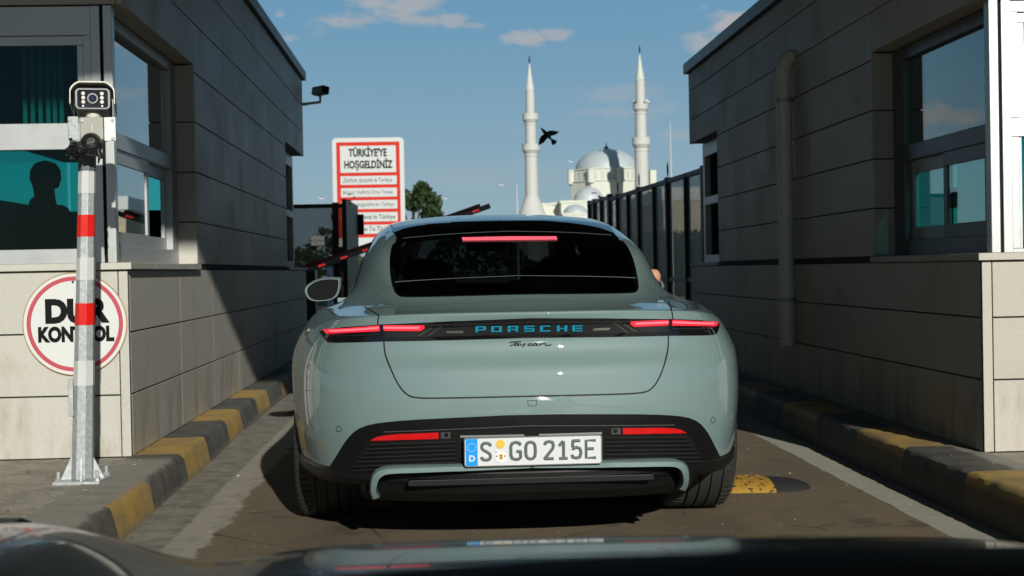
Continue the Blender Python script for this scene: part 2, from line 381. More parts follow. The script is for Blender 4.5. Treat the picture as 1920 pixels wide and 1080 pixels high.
# ------------------------------------------------------------------ ground, lane, pavements, kerbs
def ground_mat():
    m, n, l, b = new_mat('grey plaza ground'); t = NT(m); v = t.coord()
    c = t.mix(t.noise(v, .4, 6, .6), (.19, .165, .13), (.27, .24, .19))
    l.new(c, b.inputs['Base Color']); b.inputs['Roughness'].default_value = .9; return m
def lane_mat():
    m, n, l, b = new_mat('worn brown asphalt lane'); t = NT(m); v = t.coord()
    x, y, z = t.xyz(v)
    wob = t.math('MULTIPLY', t.math('SUBTRACT', t.noise(v, 3.0, 7, .7), .5), .20)
    wob2 = t.math('MULTIPLY', t.math('SUBTRACT', t.noise(v, 1.1, 6, .7), .5), .10)
    xl = t.math('ADD', x, wob)
    grain = t.noise(v, 160, 4, .7); mid = t.noise(v, 7, 6, .65); big = t.noise(t.coord(scale=(1.6, .35, 1)), 1.2, 5, .6)
    asph = t.mix(t.ramp(grain, .3, .7), (.088, .066, .040), (.200, .155, .100))
    asph = t.mix(t.math('MULTIPLY', t.ramp(mid, .38, .7), .7), asph, (.17, .125, .075))
    asph = t.mix(t.math('MULTIPLY', t.ramp(big, .45, .7), .6), asph, (.10, .08, .058))
    track = t.math('MAXIMUM', t.ramp(t.math('ABSOLUTE', t.math('SUBTRACT', xl, -.42)), .26, .08), t.ramp(t.math('ABSOLUTE', t.math('SUBTRACT', xl, 1.12)), .28, .08))
    asph = t.mix(t.math('MULTIPLY', t.math('MULTIPLY', track, t.noise(t.coord(scale=(6, .5, 1)), 2.0, 6, .7)), .8), asph, (.075, .058, .042))
    crack = t.n.new('ShaderNodeTexVoronoi'); crack.feature = 'DISTANCE_TO_EDGE'; t.l.new(t.coord(scale=(1, .8, 1)), crack.inputs['Vector']); crack.inputs['Scale'].default_value = .75
    asph = t.mix(t.math('MULTIPLY', t.ramp(t.math('ADD', crack.outputs['Distance'], t.math('MULTIPLY', mid, .02)), .016, .009), .7), asph, (.03, .025, .02))
    asph = t.mix(t.math('MULTIPLY', t.ramp(t.noise(v, 3.1, 4, .6), .60, .66), .5), asph, (.038, .031, .025))
    conc = t.mix(t.ramp(grain, .3, .7), (.22, .20, .165), (.40, .365, .30))
    conc = t.mix(t.math('MULTIPLY', t.ramp(mid, .45, .7), .55), conc, (.17, .155, .13))
    dark = t.mix(t.ramp(mid, .3, .7), (.14, .128, .106), (.25, .23, .19))
    c = t.mix(t.ramp(xl, -.93, -.96), asph, conc)                    # pale strip left
    xl2 = t.math('ADD', x, wob2)
    c = t.mix(t.ramp(xl2, -1.10, -1.12), c, dark)                  # darker gutter at the kerb
    c = t.mix(t.ramp(t.math('ADD', x, t.math('MULTIPLY', wob, .25)), 2.04, 2.05), c, t.mix(.35, conc, (.40, .38, .33)))   # pale strip right
    spec = t.ramp(t.noise(v, 30, 3, .6), .70, .73)
    c = t.mix(t.math('MULTIPLY', spec, .8), c, (.48, .46, .42))      # droppings and grit
    sp2 = t.ramp(t.noise(t.coord(scale=(1.5, 1, 1)), 17.3, 3, .6), .70, .73)
    c = t.mix(t.math('MULTIPLY', sp2, .8), c, (.03, .028, .025))
    l.new(c, b.inputs['Base Color']); t.put(b.inputs['Roughness'], t.math('ADD', t.math('MULTIPLY', mid, .3), .62))
    l.new(t.bump(t.math('ADD', grain, t.math('MULTIPLY', mid, .8)), .35, .008), b.inputs['Normal']); return m
def pave_mat():
    m, n, l, b = new_mat('stained concrete pavement'); t = NT(m); v = t.coord()
    grain = t.noise(v, 120, 4, .7); mid = t.noise(v, 4, 7, .65); st = t.noise(t.coord(scale=(.8, 2.6, 1)), 2.3, 6, .65, .5)
    c = t.mix(t.ramp(grain, .3, .7), (.22, .20, .16), (.40, .36, .295))
    c = t.mix(t.math('MULTIPLY', t.ramp(mid, .45, .65), .6), c, (.16, .145, .12))
    c = t.mix(t.math('MULTIPLY', t.ramp(st, .57, .66), .6), c, (.20, .15, .09))
    c = t.mix(t.math('MULTIPLY', t.ramp(t.noise(t.coord(scale=(.6, 1.4, 1)), 21, 4, .6), .655, .69), .8), c, (.55, .53, .49))
    c = t.mix(t.math('MULTIPLY', t.ramp(t.noise(v, 33, 3, .6), .69, .72), .8), c, (.04, .035, .03))
    l.new(c, b.inputs['Base Color']); b.inputs['Roughness'].default_value = .85
    l.new(t.bump(t.math('ADD', grain, mid), .3, .006), b.inputs['Normal']); return m
def kerb_mat(name, start, period, duty, fade_x0, fade_x1, upto=None, shade_grime=False):
    """yellow and black painted blocks along Y, paint worn off in places and ending at the pavement side"""
    m, n, l, b = new_mat(name); t = NT(m); v = t.coord()
    x, y, z = t.xyz(v)
    yy = t.math('ADD', y, t.math('MULTIPLY', t.math('SUBTRACT', t.noise(v, 14, 4), .5), .06))
    fr = t.math('FRACT', t.math('DIVIDE', t.math('SUBTRACT', yy, start), period))
    isy = t.math('LESS_THAN', fr, duty)
    grain = t.noise(v, 130, 4, .7); mid = t.noise(v, 9, 7, .7)
    yel = t.mix(mid, (.42, .25, .045), (.56, .36, .09)); blk = t.mix(mid, (.035, .036, .038), (.085, .085, .085))
    c = t.mix(isy, blk, yel)
    c = t.mix(t.math('MULTIPLY', grain, .35), c, (.10, .085, .06))
    wear = t.ramp(t.noise(t.coord(scale=(1, .7, 1.6)), 11, 8, .75), .57, .68)
    c = t.mix(t.math('MULTIPLY', wear, .7), c, (.15, .12, .08))
    drip = t.ramp(t.noise(t.coord(scale=(6, 9, .8)), 2.0, 5, .7), .66, .72)
    c = t.mix(t.math('MULTIPLY', drip, .6), c, (.45, .42, .36))
    jd = t.math('MINIMUM', t.math('MINIMUM', fr, t.math('SUBTRACT', 1.0, fr)), t.math('ABSOLUTE', t.math('SUBTRACT', fr, duty)))
    c = t.mix(t.math('MULTIPLY', t.ramp(jd, .0065, .0035), .75), c, (.03, .026, .02))
    dust = t.math('MULTIPLY', t.ramp(t.noise(v, 5, 6, .65), .35, .7), .55)
    c = t.mix(dust, c, (.155, .138, .108))
    lowz = t.ramp(t.math('ADD', z, t.math('MULTIPLY', t.math('SUBTRACT', mid, .5), .09)), .045, .0)
    c = t.mix(t.math('MULTIPLY', lowz, .85), c, (.19, .175, .15))
    if shade_grime: c = t.mix(t.math('MULTIPLY', t.ramp(z, .135, .08), .8), c, (.035, .028, .02))  # shade on the lane-side face painted into the colour, together with dirt
    xe = t.math('ADD', x, t.math('MULTIPLY', t.math('SUBTRACT', t.noise(v, 8, 6, .7), .5), .10))
    fade = t.ramp(xe, fade_x0, fade_x1)
    if upto: fade = t.math('MULTIPLY', fade, t.ramp(y, upto+.12, upto-.12))
    c = t.mix(fade, c, t.mix(mid, (.20, .185, .155), (.29, .27, .23)))
    l.new(c, b.inputs['Base Color']); b.inputs['Roughness'].default_value = .68
    l.new(t.bump(t.math('ADD', grain, t.math('MULTIPLY', mid, 1.5)), .45, .008), b.inputs['Normal']); return m

g = MB().add([(-900, -300, -.062), (900, -300, -.062), (900, 1500, -.062), (-900, 1500, -.062)], [(0, 1, 2, 3)])
struct(g.build('ground', ground_mat()))
def road_z(x): return -(x+.65)*.0148
b = MB(); ys = [-6 + i*.5 for i in range(73)]
b.add([(x, y, road_z(x)) for y in ys for x in (-1.36, 2.34)], [(2*i, 2*i+1, 2*i+3, 2*i+2) for i in range(72)])
struct(b.build('lane', lane_mat()))
b = MB().box((-9, -6, -.061), (-1.61, 17.9, .147))
struct(b.build('pavement_left', pave_mat()))
b = MB().box((2.55, -6, -.061), (10, 15.3, .147))
struct(b.build('pavement_right', pave_mat()))
def kerb(name, xs_prof, y0, y1, m, wob, drift=0.):
    """blocks along Y with a chipped, slightly uneven outline"""
    mb = MB(); n = int((y1-y0)/.05); r = random.Random(3); vs = []
    for i in range(n+1):
        y = y0 + (y1-y0)*i/n
        for (x, z) in xs_prof:
            j = (.0065 if z > .05 else 0)
            vs.append((x + r.uniform(-j, j) + wob*math.sin(y*1.7) - (drift*max(0, min(y-6.2, 5)) if x > -1.5 else 0), y, z + r.uniform(-j, j)*.6))
    k = len(xs_prof)
    mb.add(vs, [(i*k+j, i*k+j+1, (i+1)*k+j+1, (i+1)*k+j) for i in range(n) for j in range(k-1)] + [tuple(range(k)), tuple(n*k+j for j in range(k-1, -1, -1))])
    return struct(mb.build(name, m, None, 40))
kerb('kerb_left', [(-1.62, -.05), (-1.62, .151), (-1.362, .152), (-1.343, .147), (-1.328, .128), (-1.302, .006), (-1.297, -.05)], -6, 17.9,
     kerb_mat('painted kerb left', 5.77, 1.66, .46, -1.345, -1.385, 7.3), .006, .016)
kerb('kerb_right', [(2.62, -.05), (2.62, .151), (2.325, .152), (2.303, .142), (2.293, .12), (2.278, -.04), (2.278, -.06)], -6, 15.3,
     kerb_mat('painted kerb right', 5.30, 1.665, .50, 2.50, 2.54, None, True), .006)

# ------------------------------------------------------------------ toll booths
def courses(mb, a, b, zs, lens, face, depth=.026, gap=.008):
    """stone slabs on a wall: runs from a to b (u, y pairs), face = outward shift (du, dy)"""
    (u0, y0), (u1, y1) = a, b
    L = math.hypot(u1-u0, y1-y0); du, dy = (u1-u0)/L, (y1-y0)/L
    cuts = [0.]
    i = 0
    while cuts[-1] < L-.02:
        nx = cuts[-1] + lens[min(i, len(lens)-1)]; i += 1
        cuts.append(L if nx > L-.12 else nx)
    for z0, z1 in zip(zs[:-1], zs[1:]):
        for c0, c1 in zip(cuts[:-1], cuts[1:]):
            p0, p1 = c0+.0012, c1-.0012
            mb.box3((u0+du*p0, y0+dy*p0, z0+gap/2), (u0+du*p1+face[0]*depth, y0+dy*p1+face[1]*depth, z1-gap/2))
class SB(MB):
    """mesh builder in booth space: u runs from the lane wall into the booth"""
    X = 0.; S = 1.
    def box3(s, a, b, m=0):
        return s.box((s.X+s.S*a[0], a[1], a[2]), (s.X+s.S*b[0], b[1], b[2]), m)
def booth(label, X, S, y0, y1, base, bz, sill, up, ublk, top, yw, yr, w, glass, stone):
    root = thing('toll_booth', label, 'toll booth', (X+S*1.4, (y0+y1)/2, bz), group='stone clad toll booths beside the lane')
    def sb(): q = SB(); q.X = X-root.location.x; q.S = S; q.X0 = 0; return q
    off = Vector((0, -root.location.y, -root.location.z))
    def put(q, name, mats, par=root, smooth=None, bev=0, base_par=None):
        q.v = [(x, y+off.y, z+off.z) for x, y, z in q.v]
        return q.build(name, mats, par, smooth, bev)
    D = 2.8
    # stone cladding and its dark backing
    q = sb()
    slen = [.05, 1.42, 1.25]
    courses(q, (0, y0), (0, y1), base, slen, (1, 0))
    courses(q, (.05, y0), (D, y0), base, [2.9], (0, 1))
    q.box3((0, y0, base[0]+.004), (.046, y0+.022, sill-.004))
    courses(q, (0, yw), (0, yr), up, [.035, 1.42, 1.25], (1, 0))
    courses(q, (.002, yw), (w, yw), up[:-1] + [ublk[0]], [.6], (0, 1))
    courses(q, (0, y0), (0, yw-.001), ublk, [2.2, 1.25], (1, 0)); courses(q, (0, yw), (0, yr), [up[-1]] + ublk[1:], [1.3, 1.25], (1, 0)); courses(q, (0, yr+.001), (0, y1), ublk, [1.3, 1.25], (1, 0))
    courses(q, (0.03, y0-.002), (D, y0-.002), [ublk[0], top], [1.6], (0, 1))
    wall = put(q, 'wall', stone, bev=.002)
    q = sb()
    q.box3((.012, y0+.012, bz+.002), (.2, y1-.012, sill))
    q.box3((.2, y0+.012, bz+.002), (D, y0+.2, sill))
    q.box3((.012, yw+.012, sill), (.2, yr-.004, ublk[0]))
    put(q, 'wall_core', M['gap'])
    q = sb(); q.box3((.012, y0+.012, ublk[0]+.006), (D, y1-.012, top-.01)); put(q, 'upper_block', stone)
    q = sb(); q.box3((-.045, y0-.05, top), (D+.1, y1+.05, top+.105)); put(q, 'roof_trim', M['roof_trim'], bev=.004)
    # sills
    for (c0, c1) in ((y0-.03, y0+.62), (y0+.622, yw-.42), (yw-.418, yw+.0)):
        q = sb(); q.box3((-.026, c0, sill+.001), (w+.06, c1, sill+.036)); put(q, 'sill', stone, bev=.003)
    for k in range(3):
        q = sb(); q.box3((w+.062+k*.92, y0-.03, sill+.001), (w+.062+k*.92+.918, y0+.16, sill+.036)); put(q, 'sill', stone, bev=.003)
    q = sb(); q.box3((-.02, yr+.0, sill+.001), (.3, y1+.02, sill+.034)); put(q, 'sill', stone, bev=.003)
    zs, zt = sill+.036, ublk[0]
    # corner post and front window (white frame towards the traffic)
    q = sb(); q.box3((.055, y0+.012, zs), (.10, y0+.075, zt-.002)); q.box3((.118, y0+.02, zs), (.165, y0+.09, zt-.002)); q.box3((.10, y0+.03, zs), (.118, y0+.09, zt-.002), 1)
    put(q, 'corner_post', [M['white_frame'], M['black_matte']], bev=.003)
    fy0, fy1 = y0+.03, y0+.085
    z1, z2, z3, z4 = glass['front']
    fr = sb()
    fr.box3((.165, fy0, zs), (D, fy1, z1)); fr.box3((.165, fy0, z2), (D, fy1, z3)); fr.box3((.165, fy0, z4+.05), (D, fy1, zt-.002))
    fr.box3((.165, fy0, z1), (.205, fy1, z2)); fr.box3((.165, fy0, z3), (.205, fy1, z4+.05))
    fr.box3((.205, fy0+.012, z4), (D, fy1, z4+.048)); fr.box3((.205, fy0+.012, z3), (.24, fy1, z4)); fr.box3((.205, fy0+.012, z1), (.222, fy1, z2))
    fr.box3((1.5, fy0, z1), (1.56, fy1, z2)); fr.box3((1.5, fy0+.012, z3), (1.56, fy1, z4))
    front = put(fr, 'window', M['white_frame'], bev=.003); front['label'] = 'white framed front window towards the traffic'
    q = sb(); q.box3((.2, fy0+.030, z1-.01), (D-.02, fy0+.038, z2+.01)); put(q, 'pane', M['glass'], front)
    q = sb(); q.box3((.22, fy0+.030, z3-.01), (D-.02, fy0+.038, z4+.01)); put(q, 'pane', M['glass'], front)
    # side window over the lane: fixed light above, two sliding sashes below
    ya, yb = y0+.09, yw-.002
    u0, u1 = w-.03, w+.04
    s1, s2, s3, s4 = glass['side']; ym = glass['mid']; yga, ygb = glass['gy']
    q = sb()
    q.box3((u0, ya, zs), (u1, yb, s1)); q.box3((u0, ya, s2), (u1, yb, s3)); q.box3((u0, ya, s4), (u1, yb, zt-.002))
    q.box3((u0, ya, s1), (u1, yga, s2)); q.box3((u0, ya, s3), (u1, yga, s4)); q.box3((u0, ygb, s1), (u1, yb, s2)); q.box3((u0, ygb, s3), (u1, yb, s4))
    side = put(q, 'window', M['dark_frame'] if S > 0 else M['alu'], bev=.003); side['label'] = 'serving window over the lane with sliding sashes'
    q = sb(); q.box3((w, yga-.01, s3-.01), (w+.007, ygb+.01, s4+.01)); put(q, 'pane', M['glass_clear'], side)
    for k, (c0, c1, uo) in enumerate(((yga, ym+.03, .0), (ym-.03, ygb, .03))):
        q = sb(); t = .055; tb = .075
        q.box3((w-.02+uo, c0, s1), (w+.005+uo, c1, s1+tb)); q.box3((w-.02+uo, c0, s2-tb), (w+.005+uo, c1, s2))
        q.box3((w-.02+uo, c0, s1+tb), (w+.005+uo, c0+t, s2-tb)); q.box3((w-.02+uo, c1-t, s1+tb), (w+.005+uo, c1, s2-tb))
        sash = put(q, 'sash', M['alu'] if (S < 0 or k == 1) else M['dark_frame'], side, bev=.002)
        if S < 0 and k == 1: continue                                   # this sash stands open
        q = sb(); q.box3((w-.012+uo, c0+t-.005, s1+tb-.005), (w-.005+uo, c1-t+.005, s2-tb+.005)); put(q, 'pane', M['glass_clear'], side)
    # far recess with its window
    q = sb()
    q.box3((.13, yr+.002, sill+.034), (.19, y1-.02, sill+.11)); q.box3((.13, yr+.002, zt-.14), (.19, y1-.02, zt)); q.box3((.13, yr+.002, sill+.11), (.19, yr+.09, zt-.14))
    q.box3((.13, y1-.12, sill+.11), (.19, y1-.02, zt-.14)); q.box3((.13, yr+.09, sill+.62), (.19, y1-.12, sill+.70))
    fw = put(q, 'window', M['alu'], bev=.003); fw['label'] = 'window in the recess at the far end'
    q = sb(); q.prism([(X+S*.150, yr+.08), (X+S*.228, y1-.11), (X+S*.234, y1-.11), (X+S*.156, yr+.08)], sill+.1, zt-.13, 'z'); q.v = [(x-root.location.x, y, z) for x, y, z in q.v]; put(q, 'pane', M['glass_clear'], fw)
    # dark interior: floor, ceiling, far walls with a window to the other side
    q = sb()
    q.box3((.2, y0+.2, bz+.002), (D, y1-.02, bz+.03)); q.box3((.2, y0+.1, zt+.0005), (D, y1-.02, zt+.005))
    oz0, oz1 = glass['opp']
    q.box3((D-.06, y0+.1, bz+.03), (D, y1-.02, oz0)); q.box3((D-.06, y0+.1, oz1), (D, y1-.02, zt))
    q.box3((D-.06, y0+.1, oz0), (D, y0+glass['oy'], oz1))
    q.box3((.19, y1-.06, bz+.03), (D-.06, y1-.02, oz0)); q.box3((.19, y1-.06, oz1), (D-.06, y1-.02, zt)); q.box3((.19, y1-.06, oz0), (.9, y1-.02, oz1))
    put(q, 'interior', M['inside'])
    q = sb(); q.box3((D-.035, y0+glass['oy'], oz0-.01), (D-.028, y1-.06, oz1+.01)); q.box3((.9, y1-.045, oz0-.01), (D-.06, y1-.038, oz1+.01))
    put(q, 'back_pane', M['glass'])
    # hanging blind strips behind the front glass
    q = sb()
    for (u, zlo) in glass['blind']: q.box3((u, y0+.26, zlo), (u+.022, y0+.275, zt-.03)); 
    put(q, 'blind', M['fabric'])
    q = sb(); q.box3((.35, y0+.55, bz+.03), (2.4, y0+1.15, sill-.16)); put(q, 'counter', M['black_matte'])
    return root
LB = [.15, .47, .79, 1.113]
booth('stone toll booth behind the round stop sign, sunlit at its near corner', -1.6, -1, 7.38, 17.1, LB, .147, 1.113,
      [1.149, 1.43, 1.76, 2.09, 2.42], [2.47, 2.75, 3.08, 3.38], 3.38, 9.5, 15.1, .15,
      dict(front=(1.225, 1.735, 1.87, 2.27), side=(1.245, 1.765, 1.855, 2.405), mid=8.58, gy=(7.62, 9.3), opp=(1.86, 2.44), oy=5.5,
           blind=[(.56, 1.78), (.52, 1.78), (.48, 1.78), (.44, 1.78), (.405, 1.78), (.37, 1.78)]), M['stone'])
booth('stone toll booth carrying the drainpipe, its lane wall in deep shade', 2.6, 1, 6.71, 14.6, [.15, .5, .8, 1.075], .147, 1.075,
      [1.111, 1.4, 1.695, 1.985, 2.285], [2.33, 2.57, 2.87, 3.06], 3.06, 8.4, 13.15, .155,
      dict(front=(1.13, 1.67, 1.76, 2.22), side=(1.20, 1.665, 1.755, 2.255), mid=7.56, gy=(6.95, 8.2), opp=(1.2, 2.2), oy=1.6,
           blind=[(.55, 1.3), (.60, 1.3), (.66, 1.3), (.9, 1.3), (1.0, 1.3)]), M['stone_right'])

# drainpipe on the shaded wall
t = thing('drainpipe', 'grey drainpipe with an elbow at its top running down the shaded booth wall', 'drainpipe', (2.535, 10.3, .48))
mb = MB(); path = [(0, 0, 0), (0, 0, 1.2), (0, 0, 1.95), (.004, 0, 2.02), (.018, 0, 2.075), (.045, 0, 2.105), (.09, 0, 2.115)]
mb.tube(path, .056, 20); mb.build('pipe', M['pipe'], t, 40)
for z in (.335, 1.79):
    mb = MB(); mb.lathe([(.059, -.012), (.062, -.010), (.062, .010), (.059, .012)], 20, 0, Matrix.Translation((0, 0, z))); mb.box((.05, -.012, z-.01), (.066, .012, z+.01)); mb.box((-.012, -.075, z-.01), (.012, -.055, z+.01)); mb.build('clamp', M['galv'], t, 40)

# canopy over the lanes, overhead
t = thing('canopy_roof', 'broad flat canopy roof spanning the lanes high overhead, shading the booths', 'canopy', (0, 10, 5.5))
MB().box((-45, -11.3, 0), (45, 12.6, .5)).build('slab', M['inside'], t)
for x in (-22, -7.5, 9.5, 24):
    for y in (-8, 8): MB().box((x-.2, y-.2, -5.56), (x+.2, y+.2, 0)).build('column', M['roof_trim'], t)

# ------------------------------------------------------------------ stop sign, camera pole
sx, sz, sy = -1.868, .84, 7.376
t = thing('stop_sign', 'round white stop sign with a faded red ring fixed to the sunlit booth wall', 'sign', (sx, sy, sz))
MB().disc((0, 0, 0), .262, 64, .008).build('plate', M['sign_white'], t, None, .002)
MB().ring((0, 0, 0), .222, .243, -.0095, -.008).build('ring', M['sign_red'], t)
MB().ring((0, 0, 0), .259, .2635, -.0105, -.004).build('rim_edge', mat('rusty edge', (.35, .22, .08), .7), t)
for (txt, size, bold, dx, dz, s) in (('DUR', .158, .0095, .004, .060, .95), ('KONTROL', .101, .0058, .003, -.056, .79)):
    shifted(text_mesh(txt, size, bold, .0006, s), dx, -.0092, dz).build('lettering', M['ink'], t)
for (dx, dz) in ((-.005, .215), (-.005, -.21)): MB().disc((dx, -.009, dz), .006, 10, .003).build('bolt', M['black'], t)

px0, py0 = -1.612, 6.55
t = thing('camera_pole', 'leaning galvanised octagonal pole with red and white reflective bands in front of the stop sign', 'pole', (px0-.03, py0, .15))
def pole_x(z): return .034 + (z-.15)*(.055/1.5)
def pole_r(z): return .0475 - (z-.15)*.0095
def pole_seg(z0, z1, extra=0.):
    m = MB(); a = math.pi/8
    vs = []
    for z in (z0, z1):
        r = pole_r(z)/math.cos(a)+extra
        for k in range(8): vs.append((pole_x(z)-.034+.0 + r*math.cos(a+k*math.pi/4), r*math.sin(a+k*math.pi/4), z-.15))
    m.add(vs, [tuple(range(7, -1, -1)), tuple(range(8, 16))] + [(k, (k+1) % 8, (k+1) % 8+8, k+8) for k in range(8)]); return m
pole_seg(.162, 1.70).build('shaft', M['galv'], t, None, .002)
for (z0, z1, mm) in ((1.457, 1.556, 'white_tape'), (1.261, 1.36, 'red_tape'), (1.065, 1.166, 'white_tape'), (.861, .96, 'red_tape'), (.587, .70, 'white_tape')):
    pole_seg(z0, z1, .0012).build('reflective_band', M[mm], t)
pole_seg(1.56, 1.69, .004).build('sleeve', M['roof_trim'], t, None, .002)
m = MB(); m.box((-.043, -.05, .30), (-.022, -.036, .47)); m.build('cable_cover', M['galv'], t, None, .003)
m = MB(); m.box((-.105, -.105, -.004), (.105, .105, .012), 0, Matrix.Rotation(R(-3), 4, 'Z')); m.build('base_plate', M['galv'], t, None, .003)
for k in range(4):
    a = k*math.pi/2 + R(10)
    mt = Matrix.Rotation(a, 4, 'Z')
    m = MB(); m.prism([(.040, .012), (.095, .012), (.047, .115), (.040, .115)], -.004, .004, 'y', 0, mt); m.build('gusset', M['galv'], t)
    mt = Matrix.Rotation(k*math.pi/2 + R(45), 4, 'Z')
    m = MB(); m.lathe([(.008, .01), (.008, .055), (.006, .057)], 8, 0, mt @ Matrix.Translation((.122, 0, 0))); m.lathe([(.015, .012), (.015, .026)], 6, 0, mt @ Matrix.Translation((.122, 0, 0))); m.build('bolt', M['galv'], t, 40)

# clamp box with wrapped cable joint, then the infrared camera above
cx, cy = -1.545, 6.45
t = thing('mounting_bracket', 'grey steel mounting bracket bolted round the top of the leaning pole', 'bracket', (cx, cy+.06, 1.69))
m = MB(); m.box((-.055, -.045, .0), (.05, .05, .105)); m.build('clamp_body', mat('weathered bracket', (.33, .32, .29), .5, .2, .2, 20), t, None, .006)
m = MB(); m.box((-.105, -.05, .0), (-.058, -.042, .108)); m.build('flange', M['galv'], t, None, .004)
m = MB(); m.box((.053, -.04, -.004), (.104, -.032, .103)); m.build('flange', M['pipe'], t, None, .004)
for (x, z, y) in ((-.093, .094, -.05), (-.093, .014, -.05), (.092, .09, -.04), (.092, .008, -.04), (-.04, .088, -.045)):
    m = MB(); m.disc((x, y, z), .0085, 6, .006); m.build('bolt', M['galv'], t)
m = MB(); m.lathe([(.006, -.05), (.034, -.046), (.036, 0), (.030, .09), (.034, .13)], 12, 0, Matrix.Translation((0, -.01, .06))); m.build('neck', M['cream'], t, 40)
t = thing('cable_joint', 'black plastic wrapped cable joint hanging at the pole top', 'cable joint', (cx+.005, cy-.02, 1.665))
m = MB(); r = random.Random(5)
vs = []; n1, n2 = 16, 24
m.lathe([(.004, -.05), (.028, -.043), (.043, -.024), (.05, 0), (.046, .024), (.034, .042), (.020, .052), (.004, .055)], 24); m.build('ball', M['bag'], t, 60)
m = MB()
for k in range(26):
    a = r.uniform(0, 6.28); p = Vector((-.03-r.uniform(0, .07), r.uniform(-.03, .02), r.uniform(-.05, .022)))
    sgn = [Vector((r.uniform(-.03, .03), r.uniform(-.02, .02), r.uniform(-.025, .025))) for _ in range(3)]
    m.add([p+sgn[0], p+sgn[1], p+sgn[2], p+Vector((0, -.02, .0))], [(0, 1, 3), (1, 2, 3), (2, 0, 3), (0, 2, 1)])
m.tube([(-.085, 0, -.02), (-.05, -.01, -.012), (-.01, -.0, -.01), (.03, -.01, -.03), (.045, .0, -.06)], [.02, .03, .03, .022, .006], 9)
m.tube([(.035, -.03, -.02), (.042, -.035, -.06), (.036, -.03, -.085)], [.01, .007, .003], 6)
m.build('wrapping', M['bag'], t)

t = thing('surveillance_camera', 'bulky surveillance camera with six round lamps on top of the leaning pole', 'camera', (-1.532, 6.44, 1.873), (R(-4), 0, R(11)))
def rrect(w, h, r, n=6):
    p = []
    for (sx_, sz_, a0) in ((1, 1, 0), (-1, 1, 90), (-1, -1, 180), (1, -1, 270)):
        for k in range(n+1):
            a = R(a0+90*k/n); p.append((sx_*(w-r)+r*math.cos(a), sz_*(h-r)+r*math.sin(a)))
    return p
m = MB(); m.prism(rrect(.078, .05, .022), 0, .26, 'y'); m.build('housing', mat('dark grey housing', (.045, .05, .055), .4), t, None, .004)
m = MB(); m.prism(rrect(.066, .040, .012), -.003, .002, 'y'); m.build('front_glass', M['black_gloss'], t)
m = MB(); m.ring((0, 0, 0), .017, .0235, -.008, 0, 40); m.build('lens_ring', mat('lens ring', (.025, .027, .03), .4, .2), t)
m = MB(); m.lathe([(.017, 0), (.014, .005), (.008, .0085), (.001, .0095)], 24, 0, Matrix.Translation((0, -.003, 0)) @ Matrix.Rotation(R(90), 4, 'X')); m.build('lens', M['lens'], t, 60)
for x in (-.040, .040):
    for z in (.022, .003, -.016):
        m = MB(); m.lathe([(.0088, -.001), (.0086, .002), (.0062, .0042), (.0012, .005)], 16, 0, Matrix.Translation((x, -.003, z)) @ Matrix.Rotation(R(90), 4, 'X')); m.build('lamp', M['led'], t, 60)
for (x, z) in ((-.041, -.034), (.041, -.034)): m = MB(); m.disc((x, -.0035, z), .004, 10, .003); m.build('screw', M['galv'], t)
# arched sun hood
m = MB(); vs = []; N = 22
prof = []
for k in range(N+1):
    a = math.pi*(k/N); x = -.097*math.cos(a); z = .022 + .048*min(1, math.sin(a)*1.25) if True else 0
    prof.append((x, z - (.05 if k in (0, N) else 0)))
for y in (-.045, .27):
    for (x, z) in prof: vs.append((x, y, z))
    for (x, z) in prof: vs.append((x*.955, y, z-.006))
K = N+1; fs = []
for i in range(N):
    fs += [(i, i+1, 2*K+i+1, 2*K+i), (K+i, 3*K+i, 3*K+i+1, K+i+1), (i, K+i, K+i+1, i+1), (2*K+i, 2*K+i+1, 3*K+i+1, 3*K+i)]
fs += [(0, 2*K, 3*K, K), (N, K+N, 3*K+N, 2*K+N)]
m.add(vs, fs); m.build('sun_hood', M['cream'], t, 50)
m = MB(); m.box((-.024, .06, -.115), (.024, .12, -.045)); m.build('foot', M['cream'], t, None, .006)

# ------------------------------------------------------------------ the ice blue car
CAR = Vector((.314, 6.42, -.010))
car = thing('parked_car', 'ice blue grand tourer seen from behind with lit tail lamps', 'car', CAR, (0, R(.15), R(.9)))
bpy.context.view_layer.update()
CARM = Matrix.Translation(CAR) @ Matrix.Rotation(R(.9), 4, 'Z') @ Matrix.Rotation(R(.15), 4, 'Y'); CARI = CARM.inverted()
EYE_C = CARI @ EYE
def ray_c(u, v): return (CARI.to_3x3() @ (_fw + CRT*((u-960)/FPX) - CUP*((v-540)/FPX))).normalized()

